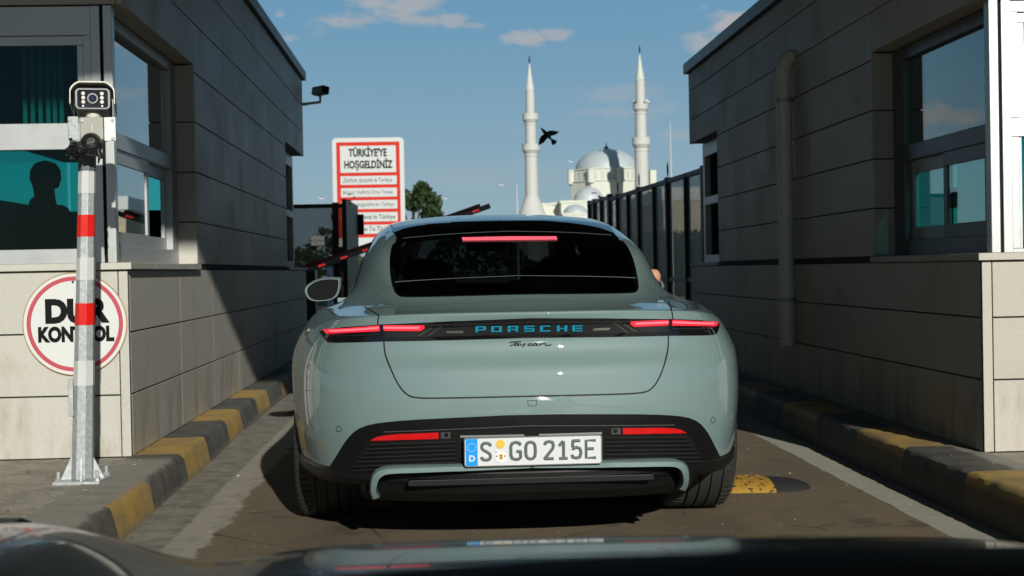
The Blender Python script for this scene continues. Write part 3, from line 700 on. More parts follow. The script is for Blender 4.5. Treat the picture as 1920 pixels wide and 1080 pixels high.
# control net of the right half: the rear face as rows, then cross sections running forward
ROWS = [  # z, centre y, side x, side y
    (.30, -1.03, .900, -.46), (.42, -1.062, .922, -.45), (.55, -1.078, .934, -.45), (.655, -1.072, .933, -.45),
    (.715, -1.058, .924, -.46), (.765, -1.022, .906, -.47), (.832, -1.014, .868, -.49)]
LIP = [(.825, -.55, .872), (.74, -.74, .888), (.61, -.885, .900), (.45, -.968, .907), (.30, -1.012, .910), (.15, -1.036, .911), (0, -1.043, .911)]
PX = [.885, .765, .60, .41, .205, 0]; PYF = [.60, .315, .145, .055, .012, 0]
SEC = [  # y of sides, side x list (8), side z list (8), then six points across to the centre
    (-.22, [.940, .960, .968, .966, .958, .938, .906, .857], [.30, .42, .55, .67, .73, .79, .85, .898],
        [(.765, -.33, .922), (.615, -.47, .945), (.485, -.60, .967), (.34, -.68, .975), (.17, -.735, .978), (0, -.75, .978)]),
    (.08, [.962, .978, .987, .985, .976, .952, .912, .858], [.30, .42, .55, .68, .75, .81, .87, .917],
        [(.768, .02, .948), (.635, -.14, .998), (.525, -.27, 1.068), (.36, -.35, 1.085), (.18, -.39, 1.09), (0, -.40, 1.09)]),
    (.45, [.955, .972, .978, .974, .964, .942, .908, .852], [.30, .42, .55, .68, .75, .81, .87, .922],
        [(.762, .42, .960), (.67, .22, 1.10), (.565, .08, 1.185), (.38, .0, 1.205), (.19, -.02, 1.212), (0, -.02, 1.213)]),
    (.85, [.935, .955, .958, .950, .940, .922, .895, .848], [.30, .42, .55, .68, .75, .81, .87, .922],
        [(.768, .85, .962), (.695, .78, 1.13), (.592, .68, 1.272), (.42, .62, 1.315), (.21, .60, 1.33), (0, .60, 1.334)]),
    (1.30, [.92, .94, .945, .940, .930, .912, .888, .85], [.30, .42, .55, .68, .75, .81, .87, .915],
        [(.775, 1.3, .955), (.70, 1.3, 1.15), (.60, 1.25, 1.318), (.42, 1.22, 1.364), (.21, 1.2, 1.378), (0, 1.2, 1.381)]),
    (1.75, [.92, .94, .945, .940, .930, .912, .888, .855], [.30, .42, .55, .68, .75, .81, .86, .90],
        [(.785, 1.75, .945), (.705, 1.75, 1.14), (.60, 1.72, 1.31), (.42, 1.7, 1.352), (.21, 1.7, 1.368), (0, 1.7, 1.372)]),
    (2.25, [.925, .945, .955, .95, .94, .925, .90, .865], [.30, .42, .55, .66, .73, .79, .84, .88],
        [(.80, 2.25, .925), (.745, 2.28, 1.03), (.625, 2.25, 1.19), (.43, 2.23, 1.24), (.21, 2.22, 1.262), (0, 2.22, 1.268)]),
    (2.75, [.935, .955, .967, .965, .957, .945, .92, .885], [.30, .42, .55, .66, .73, .79, .84, .875],
        [(.81, 2.76, .895), (.72, 2.82, .905), (.60, 2.88, .93), (.41, 2.92, .955), (.21, 2.94, .965), (0, 2.95, .968)]),
    (3.20, [.92, .945, .955, .952, .94, .925, .90, .865], [.30, .40, .50, .60, .68, .74, .79, .825],
        [(.79, 3.2, .84), (.69, 3.25, .825), (.56, 3.3, .81), (.38, 3.32, .818), (.19, 3.33, .822), (0, 3.33, .823)]),
    (3.58, [.83, .855, .865, .86, .85, .84, .82, .78], [.30, .38, .46, .54, .60, .65, .69, .715],
        [(.70, 3.62, .72), (.61, 3.66, .70), (.48, 3.70, .685), (.33, 3.72, .68), (.16, 3.73, .678), (0, 3.73, .678)]),
    (3.72, [.70, .72, .73, .73, .72, .71, .69, .65], [.30, .35, .41, .46, .50, .53, .56, .58],
        [(.58, 3.78, .57), (.49, 3.82, .555), (.38, 3.84, .545), (.26, 3.86, .54), (.13, 3.87, .538), (0, 3.87, .538)])]
def _edge_section():
    y0_, xs_, zs_, tops_ = SEC[0]
    sy = [r[3] for r in ROWS] + [LIP[0][1]]; sx_ = [r[2] for r in ROWS] + [LIP[0][0]]; sz_ = [r[0] for r in ROWS] + [LIP[0][2]]
    k = .22
    return ([a+(y0_-a)*k for a in sy], [a+(b-a)*k for a, b in zip(sx_, xs_)], [a+(b-a)*k for a, b in zip(sz_, zs_)],
            [(x*.985, y+.05, z+.0185) for (x, y, z) in LIP[1:]])
def car_cage():
    vs = []; fs = []; idx = {}
    def vid(p):
        k = (round(p[0], 4), round(p[1], 4), round(p[2], 4))
        if k not in idx: idx[k] = len(vs); vs.append(p)
        return idx[k]
    for sg in (1, -1):
        rows = []
        for (z, yc, xs, ysd) in ROWS:
            r = [(sg*xs, ysd, z)]
            for j in range(6): r.append((sg*PX[j]*xs/.958, yc + PYF[j]*(ysd-yc), z))
            rows.append([vid(p) for p in r])
        rows.append([vid((sg*x, y, z)) for (x, y, z) in LIP])
        for a, b in zip(rows[:-1], rows[1:]):
            for j in range(6): fs.append((a[j], a[j+1], b[j+1], b[j]) if sg < 0 else (a[j+1], a[j], b[j], b[j+1]))
        prev = [r[0] for r in rows] + rows[-1][1:]
        for (y, xs, zs, tops) in [_edge_section()] + SEC:
            yl = y if isinstance(y, list) else [y]*8
            cur = [vid((sg*x, yy, z)) for x, yy, z in zip(xs, yl, zs)] + [vid((sg*p[0], p[1], p[2])) for p in tops]
            for j in range(len(cur)-1):
                f = (prev[j], prev[j+1], cur[j+1], cur[j])
                fs.append(f if sg < 0 else f[::-1])
            prev = cur
    return np.array(vs, float), fs
def subdivided(vs, fs, levels):
    me = bpy.data.meshes.new('cage'); me.from_pydata([tuple(p) for p in vs], [], fs); me.update()
    o = bpy.data.objects.new('cage', me); COL.objects.link(o)
    md = o.modifiers.new('s', 'SUBSURF'); md.levels = levels; md.use_limit_surface = True
    dg = bpy.context.evaluated_depsgraph_get(); dg.update()
    r = bpy.data.meshes.new_from_object(o.evaluated_get(dg))
    bpy.data.objects.remove(o); bpy.data.meshes.remove(me); return r
cv, cf = car_cage(); target = cv.copy()
for it in range(5):                       # move the cage until the smooth surface passes through the measured points
    me = subdivided(cv, cf, 1)
    lim = np.array([me.vertices[i].co[:] for i in range(len(cv))]); bpy.data.meshes.remove(me)
    cv += (target-lim)*.8
body_me = subdivided(cv, cf, 4); body_me.name = 'body'
def bvh_of(me):
    return BVHTree.FromPolygons([v.co.copy() for v in me.vertices], [tuple(p.vertices) for p in me.polygons])
BV = bvh_of(body_me)
def hit_px(u, v):
    h = BV.ray_cast(EYE_C, ray_c(u, v)); return h[0]
def hit_y(x, z):
    h = BV.ray_cast(Vector((x, -3, z)), Vector((0, 1, 0))); return h[0], h[1]
# round wheel arches cut out of the sides
WH = [(0., .352), (2.90, .345)]
import bmesh
bm = bmesh.new(); bm.from_mesh(body_me)
dead = []
for f in bm.faces:
    c = f.calc_center_median()
    if abs(c.x) > .80 and any(math.hypot(c.y-y, c.z-.352) < .375 for y, _ in WH): dead.append(f)
bmesh.ops.delete(bm, geom=dead, context='FACES')
for v in bm.verts:
    if v.is_boundary and abs(v.co.x) > .78 and v.co.z > .31:
        for y, _ in WH:
            d = math.hypot(v.co.y-y, v.co.z-.352)
            if d < .42: v.co.y = y + (v.co.y-y)*.378/d; v.co.z = .352 + (v.co.z-.352)*.378/d
bm.to_mesh(body_me); bm.free()
body_me.materials.clear(); body_me.materials.append(M['paint'])
body_me.polygons.foreach_set('use_smooth', [True]*len(body_me.polygons))
body = link('body', body_me, car)

def edge_px(u, v):
    for k in range(1, 40):                # walk up to the lower rim of the shell
        p = hit_px(u, v-k)
        if p is not None: return Vector((p.x, p.y, .3025))
def mirror_poly(half):
    """px outline of the right half, from the top centre round to the bottom centre -> closed outline in car x, z"""
    pts = [hit_px(u, v) or edge_px(u, v) for (u, v) in half]
    pts = [(p.x, p.z) for p in pts if p is not None]
    pts[0] = (0., pts[0][1]); pts[-1] = (0., pts[-1][1])
    return pts + [(-x, z) for (x, z) in pts[-2:0:-1]]
def chaikin(p, n=2, closed=True):
    for _ in range(n):
        q = []
        m = len(p)
        for i in range(m if closed else m-1):
            a, b = p[i], p[(i+1) % m]
            q += [tuple(.75*s+.25*t for s, t in zip(a, b)), tuple(.25*s+.75*t for s, t in zip(a, b))]
        if not closed: q = [p[0]] + q + [p[-1]]
        p = q
    return p
def resample(p, step, closed=True):
    q = []
    m = len(p)
    for i in range(m if closed else m-1):
        a, b = p[i], p[(i+1) % m]; L = math.dist(a, b); n = max(1, int(round(L/step)))
        q += [tuple(s+(t-s)*k/n for s, t in zip(a, b)) for k in range(n)]
    if not closed: q.append(p[-1])
    return q
def inside(pt, poly):
    x, y = pt; c = False; j = len(poly)-1
    for i in range(len(poly)):
        if (poly[i][1] > y) != (poly[j][1] > y) and x < (poly[j][0]-poly[i][0])*(y-poly[i][1])/(poly[j][1]-poly[i][1])+poly[i][0]: c = not c
        j = i
    return c
def patch(name, poly, material, off=.002, step=.025, skirt=.012, cast=None, parent=car, edge=.012, axis=1, zstep=None):
    """a sheet following the body inside an outline, with a rim that runs back into the body"""
    cast = cast or hit_y
    poly = resample(poly, edge)
    vs = [Vector(p) for p in poly]; n0 = len(vs)
    xs = [p[0] for p in poly]; zs = [p[1] for p in poly]; zst = zstep or step
    for i in range(int((max(xs)-min(xs))/step)+1):
        for k in range(int((max(zs)-min(zs))/zst)+1):
            p = (min(xs)+step*(i+.5), min(zs)+zst*(k+.5))
            if inside(p, poly) and min(math.dist(p, q) for q in poly) > step*.3: vs.append(Vector(p))
    out = delaunay_2d_cdt(vs, [], [list(range(n0))], 1, 1e-7)
    V3 = []; ok = True
    for p in out[0]:
        h, nrm = cast(p.x, p.y)
        if h is None: V3.append(None)
        else: V3.append(h + nrm*off*(1 if nrm[axis]*DIRSIGN.get(cast, -1) > 0 else -1))
    b = MB(); mp = {}
    for i, p in enumerate(V3):
        if p is not None: mp[i] = len(b.v); b.v.append(tuple(p))
    for f in out[2]:
        if all(i in mp for i in f): b.f.append(tuple(mp[i] for i in f)); b.m.append(0)
    if skirt:
        ring = [mp[i] for i in range(len(out[0])) if False]
        ed = {}
        for f in b.f:
            for i in range(len(f)):
                e = tuple(sorted((f[i], f[(i+1) % len(f)]))); ed[e] = ed.get(e, 0)+1
        bd = [e for e, c in ed.items() if c == 1]; new = {}
        d = DIRSIGN.get(cast, -1)
        for e in bd:
            for i in e:
                if i not in new:
                    p = list(b.v[i]); p[axis] += -d*skirt; new[i] = len(b.v); b.v.append(tuple(p))
        for (i, j) in bd: b.f.append((i, j, new[j], new[i])); b.m.append(0)
    return b.build(name, material, parent, 50)
DIRSIGN = {}
def ribbon(name, px, width, material, off=.0012, parent=car, mirror=True, smooth=2):
    """a narrow strip lying on the body along a line; one on each flank unless the line meets the middle"""
    px = resample(chaikin(px, smooth, False), 2.5, False); row = []
    for (u, v) in px:
        h = BV.ray_cast(EYE_C, ray_c(u, v))
        if h[0] is None: continue
        n = h[1] if h[1].dot(ray_c(u, v)) < 0 else -h[1]
        row.append((h[0].copy(), n))
    joined = mirror and abs(row[0][0].x) < .08
    if joined: row[0][0].x = 0
    out = []; b = MB()
    for sg in ((1, -1) if mirror else (1,)):
        F = Vector((sg, 1, 1)); q = []
        for i, (h, n) in enumerate(row):
            t = (row[min(i+1, len(row)-1)][0]-row[max(i-1, 0)][0]).normalized(); s = n.cross(t).normalized()*width/2
            q += [(h+s+n*off)*F, (h-s+n*off)*F]
        b.add(q, [(2*i, 2*i+1, 2*i+3, 2*i+2) for i in range(len(row)-1)])
        if not joined: out.append(b.build(name, material, parent, 60)); b = MB()
    if joined: out.append(b.build(name, material, parent, 60))
    return out
def on_body(b, off, x0=0, z0=0, lean=1.0):
    """lay a flat XZ mesh (depth in y) onto the rear of the body"""
    o = MB(); o.f = b.f; o.m = b.m
    for (x, y, z) in b.v:
        h, n = hit_y(x+x0, z+z0); o.v.append((x+x0, (h.y if h else -1.03) - off + y, z+z0))
    return o
def carpx(u, v):
    h = hit_px(u, v); return (h.x, h.z)

# rear window, roof band and their fine lines
gl = chaikin(mirror_poly([(955, 412.5), (1060, 414), (1135, 421), (1143, 424), (1149, 437), (1157, 447), (1168, 454), (1178, 468), (1188, 493), (1194, 520), (1197, 540), (1194, 549), (1183, 551), (1090, 552.5), (985, 553)]), 1)
win = patch('rear_window', gl, M['car_glass'], .006, .02, .012, zstep=.006, edge=.008)
# rear side pillars keep the paint; brake lamp inside the top of the glass
bl = [carpx(u, v) for (u, v) in ((866, 449), (953, 447), (1043, 447), (1045, 453), (953, 454), (868, 455))]
patch('brake_lamp', bl, M['lamp_pink'], .010, .02, .004, zstep=.004)
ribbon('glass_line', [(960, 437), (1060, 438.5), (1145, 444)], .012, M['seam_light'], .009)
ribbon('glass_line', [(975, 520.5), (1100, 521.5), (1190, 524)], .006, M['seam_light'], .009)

# cabin: openings behind the glass, dark lining, seats
ws = [(-.62, 1.01), (.62, 1.01), (.59, 1.19), (.52, 1.285), (0, 1.32), (-.52, 1.285), (-.59, 1.19)]
bm = bmesh.new(); bm.from_mesh(body_me); gl_in = [(x*.97, 1.14+(z-1.14)*.95) for x, z in gl]; dead = []
for f in bm.faces:
    c = f.calc_center_median()
    if c.z > .97 and ((f.normal.y < .05 and c.y < 1.0 and abs(c.x) < .58 and inside((c.x, c.z), gl_in)) or (f.normal.y > .1 and c.y > 1.7 and inside((c.x, c.z), ws))): dead.append(f)
bmesh.ops.delete(bm, geom=dead, context='FACES'); bm.to_mesh(body_me)
bm.normal_update()
for v in bm.verts: v.co -= v.normal*.03
ln = bpy.data.meshes.new('cabin_lining'); bm.to_mesh(ln); bm.free(); ln.materials.append(M['black_matte']); link('cabin_lining', ln, car)
MB().box((-.66, -.62, .30), (.66, .25, .93)).build('parcel_shelf', M['black_matte'], car, None, .03)
for (x, y) in ((-.37, 1.35), (.37, 1.35), (-.36, .42), (.36, .42)):
    b = MB(); mt = Matrix.Translation((x, y, 0)) @ Matrix.Rotation(R(-10), 4, 'X')
    b.prism(rrect(.23, .30, .10), -.06, .06, 'y', 0, Matrix.Translation((0, 0, .70)) @ Matrix.Identity(4)); b.prism(rrect(.125, .085, .05), -.05, .05, 'y', 0, Matrix.Translation((0, 0, 1.06 if y > 1 else 1.0)))
    b.v = [tuple(Matrix.Translation((x, y, 0)) @ Vector(p)) for p in b.v]; b.build('seat', M['seat'], car, None, .02)
MB().box((-.62, 2.45, .75), (.62, 2.95, .97)).build('dashboard', M['black_matte'], car, None, .04)
b = MB(); b.prism(rrect(.12, .035, .02), 2.2, 2.225, 'y'); shifted(b, 0, 0, 1.235).build('interior_mirror', M['black_matte'], car)

# panel gaps
ribbon('boot_gap', [(1254, 566), (1259, 580), (1262, 600)], .006, M['seam'])
ribbon('boot_gap', [(1253, 628), (1253, 652), (1247, 680), (1236, 710), (1222, 730), (1205, 737), (1150, 739.5), (990, 743)], .006, M['seam'])
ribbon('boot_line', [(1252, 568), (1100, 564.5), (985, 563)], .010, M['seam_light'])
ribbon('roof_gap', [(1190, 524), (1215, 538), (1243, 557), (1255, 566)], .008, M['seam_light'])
ribbon('roof_gap', [(1124, 413), (1133, 418), (1139, 422)], .005, M['seam'], .004)
# light bar across the back
lb = mirror_poly([(985, 595.5), (1130, 596), (1260, 598.5), (1315, 601.5), (1347, 607), (1346, 616), (1342, 627), (1330, 628.5), (1254, 629), (985, 632)])
bar = patch('light_bar', lb, M['black_gloss'], .006, .02, .016, zstep=.012)
def strip_px(name, px, mm, off, step=.02, parent=car, both=True):
    pts = [carpx(u, v) for (u, v) in px]
    o = [patch(name, pts, mm, off, step, .003, zstep=.006, parent=parent)]
    if both: o.append(patch(name, [(-x, z) for (x, z) in pts], mm, off, step, .003, zstep=.006, parent=parent))
    return o
strip_px('weave_panel', [(985, 607.5), (1170, 607.5), (1250, 612), (1250, 622), (1140, 624), (985, 625)], M['dark_weave'], .0075)
strip_px('metal_strip', [(985, 600.8), (1150, 600.8), (1250, 601.2), (1250, 602.8), (985, 604)], M['dark_weave'], .009)
strip_px('tail_lamp', [(1181, 602), (1250, 600.5), (1250, 610.5), (1187, 612), (1180, 607)], M['lamp_red'], .012)
strip_px('tail_lamp', [(1257, 600.5), (1343, 606.5), (1339, 614), (1310, 612.5), (1257, 611)], M['lamp_red'], .012)
strip_px('lamp_core', [(1188, 604.3), (1250, 603.2), (1250, 606.8), (1190, 608)], M['lamp_core'], .014)
strip_px('lamp_core', [(1258, 603.2), (1336, 608.6), (1333, 611.3), (1258, 607)], M['lamp_core'], .014)
strip_px('lamp_trim', [(1257, 615.5), (1330, 617.5), (1325, 619), (1257, 618)], M['dark_weave'], .010)
strip_px('lamp_accent', [(1114, 614.5), (1144, 613.5), (1140, 617.8), (1110, 618.5)], M['chrome'], .010)
for k in range(4):
    u0 = 1150 + 9*k
    ribbon('lamp_accent', [(u0, 604.5 + k), (u0+24, 622)], .0015, M['dark_weave'] if k % 2 else M['chrome'], .0095, smooth=0)
# raised letters on the light bar
LET = {'P': [(0, 0, .3, 1), (0, .75, 1, 1), (.72, .3, 1, 1), (0, .28, 1, .53)],
       'O': [(0, 0, .3, 1), (.7, 0, 1, 1), (.3, .75, .7, 1), (.3, 0, .7, .25)],
       'R': [(0, 0, .3, .53), (0, .53, .3, 1), (0, .75, 1, 1), (.72, .5, 1, 1), (.3, .28, 1, .53), (.72, 0, 1, .28)],
       'S': [(0, .75, 1, 1), (0, .5, .28, .75), (0, .38, 1, .62), (.72, .2, 1, .4), (0, 0, 1, .24)],
       'C': [(0, 0, .3, 1), (.3, .75, 1, 1), (.3, 0, 1, .25)],
       'H': [(0, 0, .3, 1), (.7, 0, 1, 1), (.3, .38, .7, .62)],
       'E': [(0, 0, .28, 1), (.28, .78, 1, 1), (.28, .39, 1, .62), (.28, 0, 1, .23)]}
for ch, u in zip('PORSCHE', (901, 930.6, 961.2, 991.8, 1021.8, 1053.2, 1082)):
    v = 617.0 - (u-901)*.009
    cx_, cz_ = carpx(u, v); w, h = .0415, .0245
    for (mm, g_, of, dp) in ((M['black_gloss'], .0022, .0085, .002), (M['teal'], -.0006, .0115, .004)):
        b = MB()
        for (a0, b0, a1, b1) in LET[ch]: b.box((a0*w-w/2-g_, -.001, b0*h-h/2-g_), (a1*w-w/2+g_, dp, b1*h-h/2+g_))
        on_body(b, of, cx_, cz_).build('letter' if mm is M['teal'] else 'letter_edge', mm, car)
# black script badge: strokes of a flowing hand
def script(px, r=.0017):
    b = MB()
    for st in px:
        pts = []
        for (u, v) in chaikin(st, 2, False):
            x, z = carpx(u, v); h, n = hit_y(x, z); pts.append(h + Vector((0, -.003, 0)))
        b.tube(pts, r, 6)
    return b
def bz(pts): return [(860+x*.14583, 570+y*.14583) for x, y in pts]
script([bz([(655, 495), (680, 488), (740, 485), (805, 483)]), bz([(740, 487), (705, 520), (660, 540)]),
        bz([(775, 508), (745, 505), (715, 525), (725, 538), (760, 525), (782, 508), (765, 532), (780, 534)]),
        bz([(800, 508), (795, 525), (805, 534), (850, 508)]), bz([(860, 506), (835, 545), (825, 560)]),
        bz([(940, 510), (910, 508), (885, 525), (900, 536), (940, 528)]),
        bz([(1010, 508), (975, 506), (945, 524), (960, 536), (995, 524), (1015, 508), (1000, 530), (1020, 532)]),
        bz([(1050, 507), (1035, 534)]), bz([(1035, 530), (1070, 510), (1110, 506), (1120, 512), (1110, 528), (1150, 532), (1195, 522)])]).build('script_badge', M['ink'], car, 60)

# sensors and towing cover
for (u, v) in ((1337, 787.5),):
    x, z = carpx(u, v)
    for sg in (1, -1):
        b = MB().ring((0, 0, 0), .0098, .0118, -.001, .001, 24)
        on_body(b, .001, sg*x, z).build('parking_sensor', M['seam'], car)
x, z = carpx(998, 756)
b = MB()
for (a, c) in (((-.018, .010), (.018, .010)), ((.018, .010), (.014, -.010)), ((.014, -.010), (-.014, -.010)), ((-.014, -.010), (-.018, .010))):
    d = Vector((c[0]-a[0], 0, c[1]-a[1])).normalized(); s = Vector((d.z, 0, -d.x))*.0009
    p, q = Vector((a[0], 0, a[1])), Vector((c[0], 0, c[1])); b.add([p-s, q-s, q+s, p+s], [(0, 1, 2, 3)])
on_body(b, .0015, x, z).build('towing_cover', M['seam'], car)

# black lower bumper
bi = chaikin(mirror_poly([(985, 776), (1185, 776), (1245, 777.5), (1285, 781), (1308, 790), (1324, 808), (1338, 835), (1349, 858), (1353, 868), (1346, 886), (1290, 902), (985, 906)]), 1)
ins = patch('bumper_insert', bi, M['trim_black'], .006, .03, .014, zstep=.02)
gp = chaikin(mirror_poly([(985, 800), (1240, 799), (1272, 802), (1290, 815), (1305, 838), (1314, 862), (1290, 868), (985, 870)]), 1)
patch('grille_panel', gp, M['black_matte'], .0075, .03, 0, zstep=.02)
b = MB()
ribbon('bumper_crease', [(985, 797.5), (1180, 797), (1262, 796)], .0035, mat('crease sheen', (.06, .062, .064), .3), .0085)
for k in range(7):
    v = 823 + k*7.6; ue = 1284 + k*5.2
    ribbon('grille_slat', [(1135, v-1.5), (ue, v-3.2)], .0075, M['trim_black'], .012, smooth=0)
    ribbon('grille_slat', [(1135, v-4.0), (ue, v-5.6)], .0018, mat('slat edge', (.032, .034, .036), .35) if k == 0 else bpy.data.materials['slat edge'], .014, smooth=0)
strip_px('reflector', [(1166, 801.2), (1235, 800.6), (1258, 801.6), (1274, 804.5), (1284, 810.5), (1225, 811.5), (1166, 812.8)], M['lamp_off'], .013)
strip_px('sensor_block', [(1145, 801.8), (1162, 801.4), (1162, 812.8), (1145, 813.2)], mat('sensor block', (.05, .052, .054), .4), .012)
for sg in (1, -1):
    x, z = carpx(1153, 807); on_body(MB().disc((0, 0, 0), .008, 18, .002), .014, sg*x, z).build('sensor_eye', M['black_gloss'], car)
strip_px('lamp_strip', [(1010, 812), (1127, 808.5), (1127, 812.5), (1010, 816)], mat('plate lamp strip', (.22, .22, .22), .4), .013)
# painted hoop framing the diffuser
def hoop():
    outer = [(985, 868.5), (1120, 868.5), (1145, 867.5), (1200, 866.8), (1255, 865.5), (1274, 867), (1286, 873), (1291, 884), (1291.5, 900), (1290, 911), (1284, 921)]
    inner = [(985, 877.5), (1120, 877), (1150, 876.2), (1200, 875.6), (1252, 874.6), (1267, 875.6), (1276, 880), (1280.5, 888), (1282.5, 900), (1281, 909), (1274, 918)]
    ys = [-1.076, -1.076, -1.076, -1.074, -1.068, -1.062, -1.054, -1.04, -1.02, -1.0, -.975]
    def P(u, v, y): d = ray_c(u, v); return EYE_C + d*((y-EYE_C.y)/d.y)
    A = [P(*o, y) for o, y in zip(outer, ys)]; I = [P(*o, y) for o, y in zip(inner, ys)]
    cen = P(1100, 925, -1.0); b = MB(); n = len(A)
    A = [Vector(p) for p in chaikin([tuple(p) for p in A], 2, False)]; I = [Vector(p) for p in chaikin([tuple(p) for p in I], 2, False)]; n = len(A)
    A[0].x = I[0].x = 0
    for sg in (1, -1):
        vs = []
        for a_, i_ in zip(A, I):
            o_ = (a_-i_).normalized()
            for q in (a_+o_*.004+Vector((0, .10, 0)), a_+o_*.008+Vector((0, .022, 0)), a_, i_, i_-o_*.001+Vector((0, .012, 0)), i_-o_*.003+Vector((0, .07, 0))): vs.append((sg*q.x, q.y, q.z))
        b.add(vs, [(j*6+k, j*6+k+1, (j+1)*6+k+1, (j+1)*6+k) for j in range(n-1) for k in range(5)] + [tuple((n-1)*6+k for k in range(6))])
    return b
hoop().build('bumper_hoop', M['paint'], car, 50)
# lower skirt and diffuser
b = MB()
ring_ = []
for k in range(-34, 35):
    a = R(96)*k/34; d = Vector((math.sin(a), -math.cos(a), 0))
    h = BV.ray_cast(Vector((0, -.42, .316)), d)
    if h[0] is None: continue
    nn = Vector((h[1].x, h[1].y, 0)).normalized(); nn = nn if nn.dot(d) > 0 else -nn
    ring_.append((h[0], nn))
n = len(ring_)
for (o0, z0), (o1, z1) in (((.004, .324), (.009, .312)), ((.009, .312), (.008, .285)), ((.008, .285), (-.012, .262)), ((-.012, .262), (-.20, .255))):
    b.add([(p+q*o0).xy.to_tuple() + (z0,) for p, q in ring_] + [(p+q*o1).xy.to_tuple() + (z1,) for p, q in ring_], [(i, i+1, n+i+1, n+i) for i in range(n-1)])
b.build('bumper_skirt', M['trim_black'], car, 40)
b = MB(); mid_ = [(p, q) for p, q in ring_ if abs(p.x) < .69]; n = len(mid_)
for (o0, z0), (o1, z1) in (((-.004, .272), (-.015, .235)), ((-.015, .235), (-.05, .200)), ((-.05, .200), (-.25, .185))):
    b.add([(p+q*o0).xy.to_tuple() + (z0,) for p, q in mid_] + [(p+q*o1).xy.to_tuple() + (z1,) for p, q in mid_], [(i, i+1, n+i+1, n+i) for i in range(n-1)])
b.build('valance', M['trim_black'], car, 40)
b = MB()
prof = [(-.90, .30), (-.86, .225), (-.80, .19), (-.70, .172), (-.25, .165), (-.25, .30)]
b.prism([(y, z) for y, z in prof], -.60, .60, 'x'); b.prism([(-.84, .30), (-.80, .215), (-.72, .185), (-.45, .18), (-.45, .30)], -.66, .66, 'x')
b.build('diffuser', M['black_matte'], car, None, .012)
b = MB(); b.prism(rrect(.47, .012, .011), -1.048, -.90, 'y'); b = shifted(b, 0, 0, .284); b.build('diffuser_blade', M['trim_black'], car, None, .003)
b = MB(); b.box((-.78, .0, .15), (.78, 3.7, .20)); b.box((-.66, -.5, .17), (.66, 3.5, .5)); b.build('underbody', M['black_matte'], car)

# number plate
PY = -1.096
plate = MB(); plate.prism(rrect(.26, .0555, .010), 0, .006, 'y')
ppx = EYE_C + ray_c(1000, 845)*((PY-EYE_C.y)/ray_c(1000, 845).y)
pm = Matrix.Translation((ppx.x, PY, ppx.z)) @ Matrix.Rotation(R(3), 4, 'X')
def plate_part(b, name, mm, par, bev=0):
    b.v = [tuple(pm @ Vector(p)) for p in b.v]; return b.build(name, mm, par, None, bev)
pl = plate_part(plate, 'number_plate', M['plate_white'], car, .0015)
fr_ = MB(); o_, i_ = rrect(.26, .0555, .010), rrect(.2565, .052, .008); n = len(o_)
fr_.add([(x, -.003, z) for x, z in o_] + [(x, -.003, z) for x, z in i_] + [(x, .004, z) for x, z in o_] + [(x, .004, z) for x, z in i_],
        [(k, (k+1) % n, (k+1) % n+n, k+n) for k in range(n)] + [(k, k+2*n, (k+1) % n+2*n, (k+1) % n) for k in range(n)] + [(k+n, (k+1) % n+n, (k+1) % n+3*n, k+3*n) for k in range(n)])
plate_part(fr_, 'plate_rim', M['chrome'], pl)
def pu(u, v): return (u-960)/1630*.52, -(v-347)/1630*.52
(x0, z0), (x1, z1) = pu(165, 510), pu(303, 190)
plate_part(MB().box((x0, -.0012, z0), (x1, .001, z1)), 'blue_band', M['plate_blue'], pl)
b = MB(); c0 = pu(235, 290)
for k in range(12):
    a = k*math.pi/6; cx_, cz_ = c0[0]+.0155*math.cos(a), c0[1]+.0155*math.sin(a)
    st = []
    for j in range(10):
        r_ = .0026 if j % 2 == 0 else .0011; aa = math.pi/2 + j*math.pi/5; st.append((cx_+r_*math.cos(aa), cz_+r_*math.sin(aa)))
    b.prism(st, -.002, -.0012, 'y')
plate_part(b, 'star_ring', M['plate_white'], pl)
c0 = pu(236, 425); plate_part(shifted(text_mesh('D', .032, .0012, .0004), c0[0], -.0018, c0[1]), 'lettering', M['plate_white'], pl)
GL = {'S': [[(.97, .80), (.90, .95), (.5, 1.), (.12, .94), (.03, .77), (.14, .61), (.5, .51), (.86, .39), (.97, .22), (.88, .06), (.5, 0), (.1, .05), (.0, .20)]],
      'G': [[(.95, .80), (.86, .95), (.5, 1.), (.12, .93), (0, .76), (0, .24), (.12, .07), (.5, 0), (.80, .03), (.97, .12), (.97, .46), (.55, .46)]],
      'O': [[(0, .5), (0, .25), (.14, .07), (.5, 0), (.86, .07), (1, .25), (1, .75), (.86, .93), (.5, 1.), (.14, .93), (0, .75), (0, .49)]],
      '2': [[(.02, .80), (.12, .94), (.5, 1.), (.88, .94), (.98, .77), (.90, .58), (.02, .02), (.03, 0), (1, 0)]],
      '1': [[(.05, .72), (.52, 1.), (.55, .98), (.55, 0)], [(.05, 0), (1, 0)]],
      '5': [[(.93, 1.), (.14, 1.), (.12, .97), (.08, .52), (.5, .63), (.88, .55), (1, .32), (.88, .06), (.5, 0), (.1, .05), (0, .20)]],
      'E': [[(.97, 1.), (0, 1.), (0, 0), (1, 0)], [(0, .52), (.78, .52)]]}
